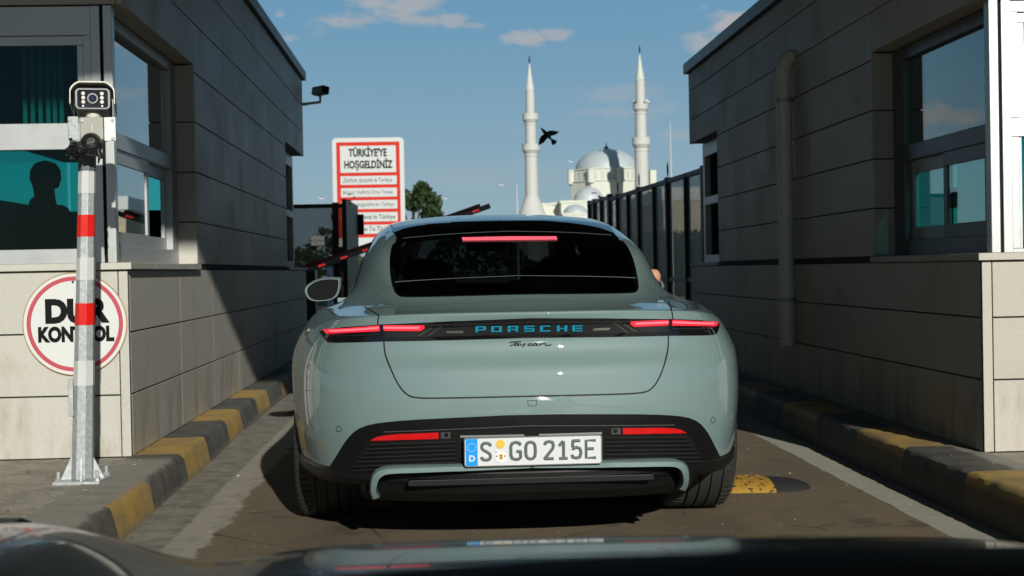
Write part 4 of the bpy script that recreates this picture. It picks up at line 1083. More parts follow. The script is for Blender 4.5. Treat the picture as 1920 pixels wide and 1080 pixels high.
for (ch, u, wu) in (('S', 403, 112), ('G', 754, 118), ('O', 927, 112), ('2', 1146, 108), ('1', 1312, 106), ('5', 1470, 108), ('E', 1644, 118)):
    c0 = pu(u, 343); w = wu/1630*.52; h = 206/1630*.52; b = MB()
    for st in GL[ch]:
        rounded = ch in 'SGO25'
        pts = chaikin(st, 2, False) if rounded and not (ch == '2') else st
        if ch in '25G':
            pts = resample(st, .02, False)
        b.tube([(c0[0]+(x-.5)*w, 0, c0[1]+(z-.5)*h) for x, z in pts], .0058, 8)
    b.v = [(x, -.0018+y*.25, z) for x, y, z in b.v]
    plate_part(b, 'lettering', M['plate_ink'], pl, 0)
c0 = pu(572, 258); seal = plate_part(MB().disc((c0[0], -.001, c0[1]), .0172, 28, .0015), 'inspection_seal', M['yellow'], pl)
b = MB()
for k in range(12):
    a = k*math.pi/6; d = Vector((math.cos(a), 0, math.sin(a))); s = Vector((-d.z, 0, d.x))*.0004; p = Vector((c0[0], -.0028, c0[1]))
    b.add([p+d*.006-s, p+d*.0155-s, p+d*.0155+s, p+d*.006+s], [(0, 1, 2, 3)])
plate_part(b, 'seal_marks', mat('seal print', (.28, .16, .03), .5), pl)
c0 = pu(577, 412); plate_part(MB().disc((c0[0], -.001, c0[1]), .022, 32, .0012), 'state_seal', mat('seal white', (.70, .70, .70), .4), pl)
b = MB(); sh = [(-.007, .011), (-.004, .0125), (0, .011), (.004, .0125), (.007, .011), (.007, -.004), (.004, -.009), (0, -.0115), (-.004, -.009), (-.007, -.004)]
b.prism([(c0[0]+x, c0[1]+z) for x, z in sh], -.0028, -.002, 'y'); plate_part(b, 'crest', M['yellow'], pl)
b = MB()
for dz in (.006, .0005, -.005):
    b.prism([(c0[0]-.005, c0[1]+dz-.001), (c0[0]+.005, c0[1]+dz-.0015), (c0[0]+.005, c0[1]+dz+.0005), (c0[0]+.001, c0[1]+dz+.002), (c0[0]-.005, c0[1]+dz+.001)], -.0034, -.0028, 'y')
for dx in (-.0155, .0145): b.box((c0[0]+dx-.0024, -.0028, c0[1]+.0012), (c0[0]+dx+.0024, -.002, c0[1]+.006))
plate_part(b, 'crest_mark', M['ink'], pl)
for (u, v) in ((522, 342), (1402, 335)):
    c0 = pu(u, v); plate_part(MB().lathe([(.0055, 0), (.005, .0016), (.002, .0026)], 14, 0, Matrix.Translation((c0[0], -.001, c0[1])) @ Matrix.Rotation(R(90), 4, 'X')), 'screw_cap', M['plate_white'], pl)

# side windows, windscreen
def cast_side(sg):
    def f(y, z):
        h = BV.ray_cast(Vector((sg*2, y, z)), Vector((-sg, 0, 0))); return h[0], h[1]
    DIRSIGN[f] = sg; return f
sw = [(.16, .995), (.40, 1.085), (.72, 1.19), (1.05, 1.25), (1.5, 1.285), (1.85, 1.275), (2.15, 1.20), (2.45, 1.075), (2.68, .965), (2.3, .955), (1.3, .972), (.6, .978)]
for sg in (1, -1):
    patch('side_window', chaikin(sw, 1), M['black_gloss'], .003, .05, .01, cast=cast_side(sg), axis=0, edge=.03)
def cast_front(x, z):
    h = BV.ray_cast(Vector((x, 6, z)), Vector((0, -1, 0))); return h[0], h[1]
DIRSIGN[cast_front] = 1
patch('windscreen', [(-.63, 1.0), (.63, 1.0), (.60, 1.2), (.53, 1.30), (0, 1.335), (-.53, 1.30), (-.60, 1.2)], M['screen_glass'], .003, .05, .01, cast=cast_front, edge=.03, zstep=.025)

# wheels
def tyre(rad, w):
    h = w/2; b = MB()
    prof = [(rad-.115, -h*.80), (rad-.09, -h*.97), (rad-.05, -h), (rad-.022, -h*.97), (rad-.006, -h*.89)]
    def lands():
        out = []; xs = [-.80, -.43, -.37, -.12, -.06, .20, .26, .53, .59, .80]
        out.append((rad, xs[0]*h))
        for a, c in ((1, 2), (3, 4), (5, 6), (7, 8)):
            out.extend([(rad+.002, xs[a]*h), (rad-.007, xs[a]*h+.0012), (rad-.007, xs[c]*h-.0012), (rad+.002, xs[c]*h)])
        out.append((rad, xs[9]*h)); return out
    prof += lands() + [(rad-.006, h*.89), (rad-.022, h*.97), (rad-.05, h), (rad-.09, h*.97), (rad-.115, h*.80)]
    n = 64; vs = []; fs = []; K = len(prof)
    cuts = []
    for k in range(n):
        a = 2*math.pi*k/n; da = 2*math.pi/n
        cuts += [(a, 0), (a+da*.78, 0), (a+da*.80, 1), (a+da*.98, 1)]
    for (a, sunk) in cuts:
        for (r_, x) in prof:
            s = abs(x) > h*.60 and r_ > rad-.03
            aa = a + (.10*(abs(x)/h-.6) if s else 0)
            rr = r_ - (.006 if sunk and s else 0)
            vs.append((x, rr*math.cos(aa), rr*math.sin(aa)))
    m_ = len(cuts)
    for i in range(m_):
        for k in range(K-1): fs.append((i*K+k, i*K+k+1, ((i+1) % m_)*K+k+1, ((i+1) % m_)*K+k))
    return b.add(vs, fs)
ty_r, ty_f = tyre(.352, .300).mesh('tyre', M['rubber'], 30), tyre(.345, .26).mesh('tyre', M['rubber'], 30)
def rim_mesh():
    b = MB(); mt = Matrix.Rotation(R(90), 4, 'Y')
    b.lathe([(.225, -.10), (.245, -.11), (.245, .10), (.235, .115), (.225, .10), (.222, .02), (.07, .03), (.06, .05), (.01, .055)], 48, 0, mt)
    for k in range(5):
        for dlt in (-.16, .16):
            a = 2*math.pi*k/5 + dlt; c, s = math.cos(a), math.sin(a)
            p0, p1 = Vector((.075, .05*c, .05*s)), Vector((.10, .232*c, .232*s)); t_ = Vector((0, -s, c))
            b.add([p0-t_*.02, p0+t_*.02, p1+t_*.014, p1-t_*.014, p0-t_*.02-Vector((.03, 0, 0)), p0+t_*.02-Vector((.03, 0, 0)), p1+t_*.014-Vector((.03, 0, 0)), p1-t_*.014-Vector((.03, 0, 0))],
                  [(0, 1, 2, 3), (7, 6, 5, 4), (0, 4, 5, 1), (1, 5, 6, 2), (2, 6, 7, 3), (3, 7, 4, 0)])
    return b.mesh('rim', M['rim'], 40)
rm = rim_mesh()
for (y, rad) in WH:
    for sg in (1, -1):
        w = bpy.data.objects.new('wheel', ty_r if y == 0 else ty_f); w.name = 'wheel'; COL.objects.link(w); w.parent = car
        w.location = (sg*(.808 if y == 0 else .82), y, rad); w.rotation_euler = (rnd.uniform(0, 6), 0, 0)
        r_ = link('rim', rm, w); r_.scale = (sg, 1, 1)
        b = MB(); N = 24
        vs = []
        for k in range(N+1):
            a = -.35 + (math.pi+.7)*k/N
            for x in (.62, .87): vs.append((sg*x, y+.385*math.cos(a), .352+.385*math.sin(a)))
        b.add(vs, [(2*k, 2*k+1, 2*k+3, 2*k+2) for k in range(N)]); b.build('arch_liner', M['black_matte'], car, 40)
# door mirrors
def door_mirror(sg):
    out = chaikin([(-.155, .012), (-.135, -.055), (-.085, -.085), (.05, -.078), (.105, -.03), (.118, .075), (.095, .085), (-.02, .085), (-.10, .058)], 2)
    b = MB(); n = len(out); rings = [(0., .95), (.008, 1.0), (.05, 1.03), (.10, .98), (.15, .8), (.18, .45)]; vs = []
    for (d, s) in rings: vs += [(sg*-x*s if False else -sg*x*s, d, z*s) for x, z in out]
    b.add(vs, [(i*n+k, i*n+(k+1) % n, (i+1)*n+(k+1) % n, (i+1)*n+k) for i in range(len(rings)-1) for k in range(n)] + [tuple((len(rings)-1)*n+k for k in range(n))])
    b.box((-sg*.09, .03, -.088), (-sg*.22, .12, -.058))
    o = b.build('door_mirror', M['paint'], car, 50); o.location = (-.962, 1.98, .985) if sg < 0 else (.93, 1.98, .975); o.scale = (.80, .80, .84)
    g_ = MB().prism([(-sg*x*.88, z*.86) for x, z in out], .002, .012, 'y').build('mirror_glass', M['mirror_dark'], o)
    f_ = MB().prism([(-sg*x*.97, z*.97) for x, z in out], .010, .016, 'y').build('mirror_bezel', M['paint'], o)
    return o
door_mirror(-1); door_mirror(1)

# ------------------------------------------------------------------ helpers for the far things
def at(u, v, y):
    d = _fw + CRT*((u-960)/FPX) - CUP*((v-540)/FPX)
    return EYE + d*((y-EYE.y)/d.y)
def skin_body(name, joints, bones, material, parent=None, sub=2):
    """one continuous figure grown over a skeleton: joints {key: (pos, radius)}"""
    keys = list(joints); me = bpy.data.meshes.new(name)
    me.from_pydata([joints[k][0] for k in keys], [(keys.index(a), keys.index(b)) for a, b in bones], [])
    o = bpy.data.objects.new(name, me); COL.objects.link(o)
    md = o.modifiers.new('skin', 'SKIN'); md.use_smooth_shade = True
    for i, k in enumerate(keys):
        r_ = joints[k][1]; r_ = r_ if isinstance(r_, tuple) else (r_, r_)
        me.skin_vertices[0].data[i].radius = r_
    me.skin_vertices[0].data[0].use_root = True
    s = o.modifiers.new('sub', 'SUBSURF'); s.levels = sub; s.render_levels = sub
    dg = bpy.context.evaluated_depsgraph_get(); dg.update()
    m2 = bpy.data.meshes.new_from_object(o.evaluated_get(dg)); bpy.data.objects.remove(o)
    m2.materials.clear(); m2.materials.append(material)
    m2.polygons.foreach_set('use_smooth', [True]*len(m2.polygons))
    return link(name, m2, parent)

# ------------------------------------------------------------------ the black car the picture is taken from
own = thing('parked_car', 'black car in the foreground, only its glossy bonnet and dashboard showing', 'car', (.27, 1.0, 0), (0, R(.9), 0))
HOOD = np.polyfit([-.3, 0, .2, .4, .6, .8, 1.0, 1.2, 1.5], [.792, .786, .779, .768, .751, .727, .695, .652, .572], 4)
def own_z(x, y):
    """bonnet height over car x and distance y from the windscreen foot"""
    yy = y
    base = float(np.polyval(HOOD, yy)) if yy < 1.5 else .575 - .30*(yy-1.5) - .75*(yy-1.5)**2
    ax = abs(x)
    z = base - .010*(ax/.5)**2
    z += .058*math.exp(-((ax-.85)/.135)**2)*float(np.interp(yy, [-.3, .3, 1.25, 1.6], [.5, 1.0, 1.0, .3]))
    z -= .012*math.exp(-((ax-.60)/.10)**2)
    if ax > .88: z -= 2.2*(ax-.88)**2 + (.0 if ax < .95 else 6*(ax-.95)**2)
    return z
b = MB(); NX, NY = 80, 60
xs_ = [-1.0 + 2.0*i/NX for i in range(NX+1)]; ys_ = [-.3 + 2.2*j/NY for j in range(NY+1)]
b.add([(x, y - (.22*(x/.95)**2*max(0, (y-.9))), own_z(x, y)) for y in ys_ for x in xs_],
      [(j*(NX+1)+i, j*(NX+1)+i+1, (j+1)*(NX+1)+i+1, (j+1)*(NX+1)+i) for j in range(NY) for i in range(NX)])
b.build('bonnet', M['own_paint'], own, 60)
b = MB()
for sg in (1, -1):
    b.box((sg*.90, -3.2, .22), (sg*.985, 1.2, .70)); b.box((sg*.86, -3.2, .70), (sg*.96, -.3, .93))
b.box((-.9, 1.3, .2), (.9, 1.66, .46)); b.box((-.9, -3.3, .22), (.9, -3.2, .95))
b.build('body', M['own_paint'], own, None, .02)
b = MB(); b.box((-.60, -2.2, 1.36), (.60, -.82, 1.40))
for sg in (1, -1):
    b.tube([(sg*.86, -.22, .87), (sg*.74, -.55, 1.14), (sg*.60, -.85, 1.37)], .035, 8); b.tube([(sg*.60, -.85, 1.37), (sg*.62, -2.2, 1.36), (sg*.8, -3.1, .93)], .04, 8)
b.build('roof', M['own_paint'], own, None, .01)
b = MB(); n = 40; vs = []
for i in range(n+1):
    x = -.80 + 1.6*i/n; X = x + .27
    zt = float(np.interp(X, [-.6, -.3, -.14, -.0745, -.01, .05, .11, .16, .6, 1.1], [.88, .892, .904, .9135, .9175, .921, .9225, .9235, .926, .93]))
    for (y, dz) in ((-.18, -.03), (-.235, -.008), (-.26, 0), (-.32, -.004), (-.5, -.06), (-.52, -.3)): vs.append((x, y, zt+dz))
b.add(vs, [(i*6+k, i*6+k+1, (i+1)*6+k+1, (i+1)*6+k) for i in range(n) for k in range(5)])
b.build('dashboard', M['dash'], own, 50)
for sg in (1, -1):
    for y, r_ in ((.75, .31), (-2.1, .34)):
        w = bpy.data.objects.new('wheel', ty_f); COL.objects.link(w); w.parent = own; w.location = (sg*.80, y, r_-.0)
        w.scale = (1, 1, 1); rr_ = link('rim', rm, w); rr_.scale = (sg, 1, 1)

# ------------------------------------------------------------------ speed bumps
def bump(label, x0, x1, y0, first):
    zc = road_z((x0+x1)/2)
    t = thing('speed_bump', label, 'speed bump', ((x0+x1)/2, y0, zc), (0, math.atan(.0148), 0), 'rubber speed bumps across the lane')
    prof = [(-.20, -.004), (-.185, .012), (-.12, .034), (-.05, .045), (.05, .045), (.12, .034), (.185, .012), (.20, -.004)]
    L = (x1-x0)/2; cap = .21; segs = []; n = max(1, round((2*L-2*cap)/.5)); s0 = -L+cap
    rb = random.Random(4)
    for k in range(n):
        a, c = s0+(2*L-2*cap)*k/n+.002, s0+(2*L-2*cap)*(k+1)/n-.002
        b = MB(); b.prism(prof, a, c, 'x')
        yellow = (n-1-k) % 2 == 0
        for r_ in range(10):                                  # raised chevron treads
            for q in range(6):
                xx = a+.02+(c-a-.04)*r_/9.5; yy = -.15+.06*q; zz = float(np.interp(yy, [p[0] for p in prof], [p[1] for p in prof]))
                d = .016 if (r_+q) % 2 else -.016
                b.add([(xx-.012, yy-d, zz+.001), (xx+.012, yy+d, zz+.001), (xx+.016, yy+d, zz+.007), (xx-.008, yy-d, zz+.007), (xx+.004-.012, yy-d+.008, zz+.001), (xx+.02, yy+d+.008, zz+.001)], [(0, 1, 2, 3), (3, 2, 5, 4)])
        b.build('rubber_block', M['bump_yellow'] if yellow else M['rubber'], t, 30)
    for sg in (1, -1):
        b = MB(); vs = []; N = 10
        for i in range(N+1):
            a = math.pi/2*i/N; sc = math.cos(a); xx = sg*(L-cap + cap*math.sin(a))
            for (y, z) in prof: vs.append((xx, y*max(sc, .02), z*max(sc, .05)))
        b.add(vs, [(i*8+k, i*8+k+1, (i+1)*8+k+1, (i+1)*8+k) for i in range(N) for k in range(7)]); b.build('end_cap', M['rubber'], t, 40)
m, n_, l_, bb = new_mat('worn yellow rubber'); tt = NT(m); v_ = tt.coord()
c_ = tt.mix(tt.noise(v_, 60, 4, .7), (.30, .16, .02), (.44, .25, .04))
c_ = tt.mix(tt.ramp(tt.noise(v_, 28, 5, .65), .56, .62), c_, (.03, .027, .022)); l_.new(c_, bb.inputs['Base Color']); bb.inputs['Roughness'].default_value = .6
M['bump_yellow'] = m
bump('worn yellow and black rubber speed bump beside the rear tyre of the ice blue car', -.45, 1.825, 7.02, 0)
bump('dark rubber speed bump further up the lane, its end showing left of the car', -1.20, .9, 10.85, 1)

# loose grit, droppings and leaf bits lying on the ground
rg = random.Random(21); bp, bd = MB(), MB()
def flake(mb, x, y, z, s):
    n = rg.randint(4, 6); a0 = rg.uniform(0, 6.28); pts = []
    for k in range(n): a = a0+6.28*k/n; r_ = s*rg.uniform(.5, 1); pts.append((x+r_*math.cos(a), y+r_*1.2*math.sin(a), z+rg.uniform(.0005, s*.25)))
    mb.add(pts + [(x, y, z+s*.35)], [(k, (k+1) % n, n) for k in range(n)])
for k in range(620):
    side = rg.random()
    if side < .42: x, y = rg.uniform(-2.9, -1.40), rg.uniform(4.6, 7.35); z = .1535
    elif side < .50: x, y = rg.uniform(2.36, 3.2), rg.uniform(5.2, 6.7); z = .1535
    elif side < .80: x, y = rg.uniform(-1.28, -.6), rg.uniform(4.6, 10.5); z = road_z(x)+.001
    else: x, y = rg.uniform(.9, 2.25), rg.uniform(4.8, 10.5); z = road_z(x)+.001
    flake(bp if rg.random() < .68 else bd, x, y, z, rg.uniform(.003, .008)*(1.8 if rg.random() < .06 else 1))
o = bp.build('grit', mat('pale grit', (.50, .48, .43), .8, 0, .3, 40)); o['kind'] = 'stuff'
o = bd.build('leaf_litter', mat('dark leaf bits', (.05, .035, .022), .8, 0, .4, 40)); o['kind'] = 'stuff'
# litter on the pavement
def scrap(label, x, y, z, s, mats, seed):
    r = random.Random(seed); b = MB(); n = 7
    pts = [(s*(.5+.5*r.random())*math.cos(6.28*k/n), s*(.5+.5*r.random())*math.sin(6.28*k/n), s*r.uniform(0, .9)) for k in range(n)]
    b.add(pts + [(0, 0, s*.5), (0, 0, .002)], [(k, (k+1) % n, n) for k in range(n)] + [((k+1) % n, k, n+1) for k in range(n)])
    o = b.build('paper_scrap', mats); o.location = (x, y, z); tag(o, label, 'litter'); return o
p = EYE + (at(43, 857, 1)-EYE)*((.15-EYE.z)/(at(43, 857, 1)-EYE).z)
scrap('crumpled blue and white paper scrap against the sunlit booth wall', p.x, p.y-.03, .152, .028, mat('pale paper', (.30, .40, .48), .7, 0, .4, 60), 3)
p = EYE + (at(340, 903, 1)-EYE)*((.0-EYE.z)/(at(340, 903, 1)-EYE).z)
scrap('tiny white paper scrap lying on the pale gutter strip', p.x+.28, p.y+.1, .001, .012, mat('white paper', (.7, .7, .66), .7), 5)

# ------------------------------------------------------------------ fences, gate leaves, boom
def fence_panel(root, p0, p1, z0, z1, posts, rail=.05, dark='rust_dark'):
    o = root.location; d = (Vector((p1[0], p1[1], 0))-Vector((p0[0], p0[1], 0))); L = d.length; d.normalize(); nrm = Vector((-d.y, d.x, 0))
    def P(s, z, k=0): return Vector((p0[0], p0[1], 0)) + d*s + nrm*k + Vector((0, 0, z)) - o
    def bar(mb, s0, s1, za, zb, k0, k1):
        mb.add([P(s0, za, k0), P(s1, za, k0), P(s1, za, k1), P(s0, za, k1), P(s0, zb, k0), P(s1, zb, k0), P(s1, zb, k1), P(s0, zb, k1)],
               [(0, 3, 2, 1), (4, 5, 6, 7), (0, 1, 5, 4), (1, 2, 6, 5), (2, 3, 7, 6), (3, 0, 4, 7)])
    b = MB(); bar(b, 0, L, z1-rail, z1, -.025, .025); b.build('top_rail', M[dark], root)
    b = MB(); bar(b, 0, L, z0+.85, z0+.90, -.02, .02); b.build('middle_rail', M['metal_dark'], root)
    b = MB(); bar(b, 0, L, z0+.05, z0+.10, -.02, .02); b.build('bottom_rail', M['metal_dark'], root)
    b = MB(); b.add([P(0, z0+.08), P(L, z0+.08), P(L, z1-.02), P(0, z1-.02)], [(0, 1, 2, 3)]); b.build('perforated_sheet', M['screen'], root)
    for s, w in posts:
        b = MB(); bar(b, s-w/2, s+w/2, z0, z1+(.02 if w > .06 else -.01), -.035, .035); b.build('post', M['rust_dark' if w > .07 else 'metal_dark'], root)
def emblem(parent, x, y, z, s=.06):
    b = MB(); o = []; N = 20
    for k in range(N+1): a = R(-140)+R(280)*k/N; o.append((s*math.cos(a)*1., s*math.sin(a)))
    i_ = [(s*.22+s*.78*math.cos(R(-125)+R(250)*k/N), s*.78*math.sin(R(-125)+R(250)*k/N)) for k in range(N, -1, -1)]
    o = [(-p[0], p[1]) for p in o]; i_ = [(-p[0], p[1]) for p in i_]
    vs = [(p[0], -.006, p[1]) for p in o] + [(p[0], -.006, p[1]) for p in i_[::-1]]
    M_ = N+1
    o2 = MB(); n = M_
    o2.add([(p[0], -.006, p[1]) for p in o] + [(p[0], -.006, p[1]) for p in i_[::-1]] + [(p[0], .006, p[1]) for p in o] + [(p[0], .006, p[1]) for p in i_[::-1]],
           [(k, k+1, n+k+1, n+k) for k in range(n-1)] + [(2*n+k+1, 2*n+k, 3*n+k, 3*n+k+1) for k in range(n-1)] + [(k+1, k, 2*n+k, 2*n+k+1) for k in range(n-1)] + [(n+k, n+k+1, 3*n+k+1, 3*n+k) for k in range(n-1)])
    st = [((.42 if k % 2 == 0 else .18)*s*math.cos(k*math.pi/5) - s*1.15, (.42 if k % 2 == 0 else .18)*s*math.sin(k*math.pi/5)) for k in range(10)]
    o2.prism(st, -.006, .006, 'y'); o2.box((-.006, -.005, -s*1.9), (.006, .005, -s*.9))
    o2.v = [(-a+x, b_+y, c+z) for a, b_, c in o2.v]
    o2.build('emblem', M['ink'], parent)
f0, f1 = at(1322, 312, 14.95), at(1143, 372, 21.2)
t = thing('mesh_fence', 'tall perforated steel fence running from the shaded booth up the right of the lane', 'fence', (f0.x, f0.y, 0))
L = math.dist(f0.xy, f1.xy); zt_ = (f0.z+f1.z)/2
def along(u):
    a, c = f0.xy, f1.xy; dd = (at(u, 500, 10)-EYE).xy; e = EYE.xy
    m_ = (c-a); det = m_.x*(-dd.y) - m_.y*(-dd.x); r_ = e-a
    return (r_.x*(-dd.y) - r_.y*(-dd.x))/det*L
S3 = [along(u) for u in (1255, 1201, 1161)]
fence_panel(t, f0.xy, f1.xy, .05, zt_, [(.05, .10)] + [(s, .08) for s in S3] + [(L-.05, .08)] + [(along(u), .035) for u in (1290, 1230, 1181)])
for s in S3:
    d = (f1-f0); q = f0 + d*(s/L); b = MB(); b.lathe([(.006, 0), (.011, .05), (.010, .13), (.003, .17)], 8, 0, Matrix.Translation((q.x-f0.x, q.y-f0.y, zt_+.03))); b.build('finial', M['ink'], t, 40)
g0, g1 = at(1144, 366, 21.5), at(1105, 378, 23.6)
t = thing('gate_leaf', 'dark steel gate leaf swung open at the far end of the right fence', 'gate', (g0.x, g0.y, 0), group='gate leaves swung open across the lane')
fence_panel(t, g0.xy, g1.xy, .05, g0.z, [(.05, .14), (.8, .08), (1.5, .08), (math.dist(g0.xy, g1.xy)-.04, .10)], dark='metal_dark')
emblem(t, at(1113, 369, 23.2).x-g0.x, 1.6, at(1113, 369, 23.2).z, .07)
h0, h1 = at(649, 373, 21.2), at(671, 385, 23.4)
t = thing('gate_leaf', 'dark gate leaf standing open in front of the red and white welcome board', 'gate', (h0.x, h0.y, 0), group='gate leaves swung open across the lane')
b = MB(); d = Vector((h1.x-h0.x, h1.y-h0.y, 0)); b.add([(0, 0, .05), tuple(d+Vector((0, 0, .05))), tuple(d+Vector((0, 0, h0.z))), (0, 0, h0.z), (-.07, 0, .05), tuple(d+Vector((-.07, 0, .05))), tuple(d+Vector((-.07, 0, h0.z))), (-.07, 0, h0.z)],
    [(0, 1, 2, 3), (7, 6, 5, 4), (0, 4, 5, 1), (1, 5, 6, 2), (2, 6, 7, 3), (3, 7, 4, 0)]); b.build('leaf_panel', M['metal_dark'], t)
q0, q1 = at(673, 402, 23.4), at(673, 440, 23.4)
b = MB(); b.box((h1.x-h0.x+.0, h1.y-h0.y-.05, q1.z), (h1.x-h0.x+.09, h1.y-h0.y+.05, q0.z)); b.build('lock_box', M['black_matte'], t)
emblem(t, at(657, 371, 21.4).x-h0.x, .1, at(657, 371, 21.4).z, .055)
e0 = at(520, 383, 21.3)
t = thing('mesh_fence', 'perforated steel fence panel between the sunlit booth and the left gate leaf', 'fence', (e0.x, 21.3, 0))
e1 = at(645, 383, 21.3)
fence_panel(t, e0.xy, e1.xy, .05, (e0.z+e1.z)/2, [(.05, .08), (e1.x-e0.x-.13, .09)], rail=.06, dark='metal_dark')

pv, tip = at(592, 499, 18.6), at(917, 384, 18.6)
t = thing('barrier_boom', 'half raised barrier boom with lit red markers crossing behind the ice blue car', 'barrier', (pv.x-.12, 18.6, 0))
b = MB(); b.prism(rrect(.14, .56, .03), -.12, .2, 'y'); b = shifted(b, -.02, 0, .56+.0+.05); b.build('post_box', M['black'], t, 40)
ang = math.atan2(tip.z-pv.z, tip.x-pv.x); Lb = math.hypot(tip.z-pv.z, tip.x-pv.x)
mt = Matrix.Translation((.12, -.18, pv.z)) @ Matrix.Rotation(-ang, 4, 'Y')
b = MB(); b.box((-.1, -.02, -.055), (Lb, .02, .012), 0, mt); b.build('arm', M['boom'], t, None, .005)
b = MB(); b.box((-.1, -.024, .013), (Lb-.12, .03, .05), 0, mt); b.build('red_strip', M['boom_red'], t)
for k in range(8):
    b = MB()
    for j in range(3): b.disc((.06+k*.30+j*.032, -.021, -.022), .010, 8, .004)
    b.v = [tuple(mt @ Vector(p)) for p in b.v]; b.build('marker_light', M['led_red'], t)

# ------------------------------------------------------------------ welcome board
BY = 44.0
p0, p1 = at(622, 259, BY), at(761, 461, BY)
W, H = p1.x-p0.x, p0.z-p1.z; cx0, cz0 = (p0.x+p1.x)/2, (p0.z+p1.z)/2
t = thing('welcome_board', 'tall red and white welcome board lettered in several languages', 'sign', (cx0, BY, 0))
def bz_(u, v): return ((u-107)/683*W - W/2, H/2 - (v-85)/1010*H + cz0)
b = MB(); b.prism(rrect(W/2, H/2, .13), 0, .06, 'y'); shifted(b, 0, 0, cz0); b.build('panel', M['board_white'], t, None, .006)
b = MB(); (a0, c0), (a1, c1) = bz_(147, 1010), bz_(748, 125); b.box((a0, -.006, c0), (a1, -.001, c1)); b.build('red_field', M['board_red'], t)
boxes = [(183, 160, 712, 408), (183, 440, 716, 520), (184, 552, 716, 634), (184, 665, 717, 746), (185, 778, 718, 863), (186, 894, 718, 976)]
for (u0, v0, u1, v1) in boxes:
    b = MB(); (a0, c0), (a1, c1) = bz_(u0, v1), bz_(u1, v0); b.box((a0, -.010, c0), (a1, -.0055, c1)); b.build('white_field', M['board_white'], t)
for (txt, u, v, sz_, sx_, bold) in (("TÜRKİYE'YE", 445, 228, 100, .67, 4.0), ("HOŞGELDİNİZ", 447, 338, 98, .67, 4.0), ('Добре дошли в Türkiye', 440, 480, 54, .80, 0),
        ('Καλώς Ήρθατε Στην Türkiye', 440, 592, 48, .74, 0), ('Добре дојдовте во Türkiye', 440, 706, 50, .78, 0), ('Bine ați venit în Türkiye', 452, 822, 60, .84, 0.4), ('Welcome To Türkiye', 450, 932, 62, .84, 0.4)):
    x, z = bz_(u, v); s = W/683
    shifted(text_mesh(txt, sz_*s, bold*s, .001, sx_), x, -.0115, z).build('lettering', M['ink_grey'], t)
b = MB()
for sx_ in (-1, 1): b.tube([(sx_*W*.3, .09, -.06), (sx_*W*.3, .09, cz0+H*.4)], .04, 10)
b.build('post', M['galv'], t, 40)

# ------------------------------------------------------------------ mosque
MY = 250.; sc1 = MY/FPX
def minaret(label, u, y, spec, flare):
    c = at(u, 505, y); s = y/FPX; hz = 508-(u-825)*.0192
    t = thing('minaret', label, 'minaret', (c.x, y, 0), group='minarets of the mosque')
    Z = lambda v: EYE.z + (hz-v)*s
    fin0, fin1, cone0, segs, bals = spec
    b = MB(); b.lathe([(.02*s*10, Z(fin1)), (2.2*s, Z(fin1)-4*s), (.8*s, Z(fin1)-6*s), (1.9*s, Z(fin1)-9*s), (.7*s, Z(fin1)-11*s), (.5*s, Z(fin0))][::-1] if False else [(.9*s, Z(fin0)), (.8*s, Z(fin0)+3*s), (2.0*s, Z(fin0)+5*s), (.8*s, Z(fin0)+7*s), (1.5*s, Z(fin0)+9*s), (.3*s, Z(fin1))], 8); b.build('finial', M['ink_grey'], t, 40)
    v, r = cone0
    b = MB(); b.lathe([(r*1.12*s, Z(v)), (r*1.02*s, Z(v)+1*s), (.7*s, Z(fin0))], 16); b.build('cone_roof', M['cone'], t, 30)
    b = MB()
    for (va, vb, ra, rb) in segs: b.lathe([(rb*s, Z(vb)), (ra*s, Z(va))], 16)
    if flare: b.lathe([(flare[2]*s, Z(flare[1])), (flare[2]*.82*s, Z(flare[1])+6*s), (flare[3]*s, Z(flare[0]))], 16)
    zb = Z(flare[1]) if flare else Z(375); rb_ = (flare[2] if flare else 15)*s
    b.prism([(rb_*math.cos(k*math.pi/4+.39), rb_*math.sin(k*math.pi/4+.39)) for k in range(8)], -.06, zb, 'z')
    b.build('shaft', M['minaret'], t, 25)
    for (vt, vb, R_, r0) in bals:
        b = MB(); h = (vb-vt)
        b.lathe([(r0*s, Z(vb)), (r0*1.15*s, Z(vb)+h*.15*s), (R_*.72*s, Z(vb)+h*.28*s), (R_*.85*s, Z(vb)+h*.42*s), (R_*s, Z(vb)+h*.55*s), (R_*.97*s, Z(vb)+h*.6*s), (R_*s, Z(vt)), (R_*.9*s, Z(vt)), (R_*.9*s, Z(vb)+h*.6*s)], 16)
        b.build('balcony', M['minaret'], t, 25)
    return t
minaret('slender white minaret with a flared foot left of the dome', 1000, MY, (119, 104, (170, 8), [(170, 236, 8.2, 8.8), (236, 290, 10.2, 10.8), (290, 372, 11.6, 12.6)], [(213, 238, 15, 9.5), (270, 296, 17, 11)]), (368, 406, 30, 13))
m2 = minaret('white minaret with loudspeakers standing at the right of the dome', 1206.5, 237., (99, 83, (149, 8.5), [(149, 212, 8.7, 9.2), (212, 282, 10.6, 11.4), (282, 375, 12.8, 13.8)], [(194, 215, 14.5, 10), (257, 286, 17.5, 12)]), None)
s_ = 237./FPX; hz_ = 508-(1206.5-825)*.0192
for k in range(4):
    a = k*math.pi/2+.5; b = MB(); b.lathe([(.15, 0), (.28, .35)], 8, 0, Matrix.Translation((1.35*math.cos(a), 1.35*math.sin(a), EYE.z+(hz_-189)*s_)) @ Matrix.Rotation(a, 4, 'Z') @ Matrix.Rotation(R(90), 4, 'Y')); b.build('loudspeaker', M['cone'], m2)
t_c = at(1141, 505, 256.); ms = 256./FPX; mh = 508-(1141-825)*.0192
MZ = lambda v: EYE.z + (mh-v)*ms
t = thing('mosque', 'cream mosque with a grey lead dome and half domes beyond the fence', 'mosque', (t_c.x, 256., 0))
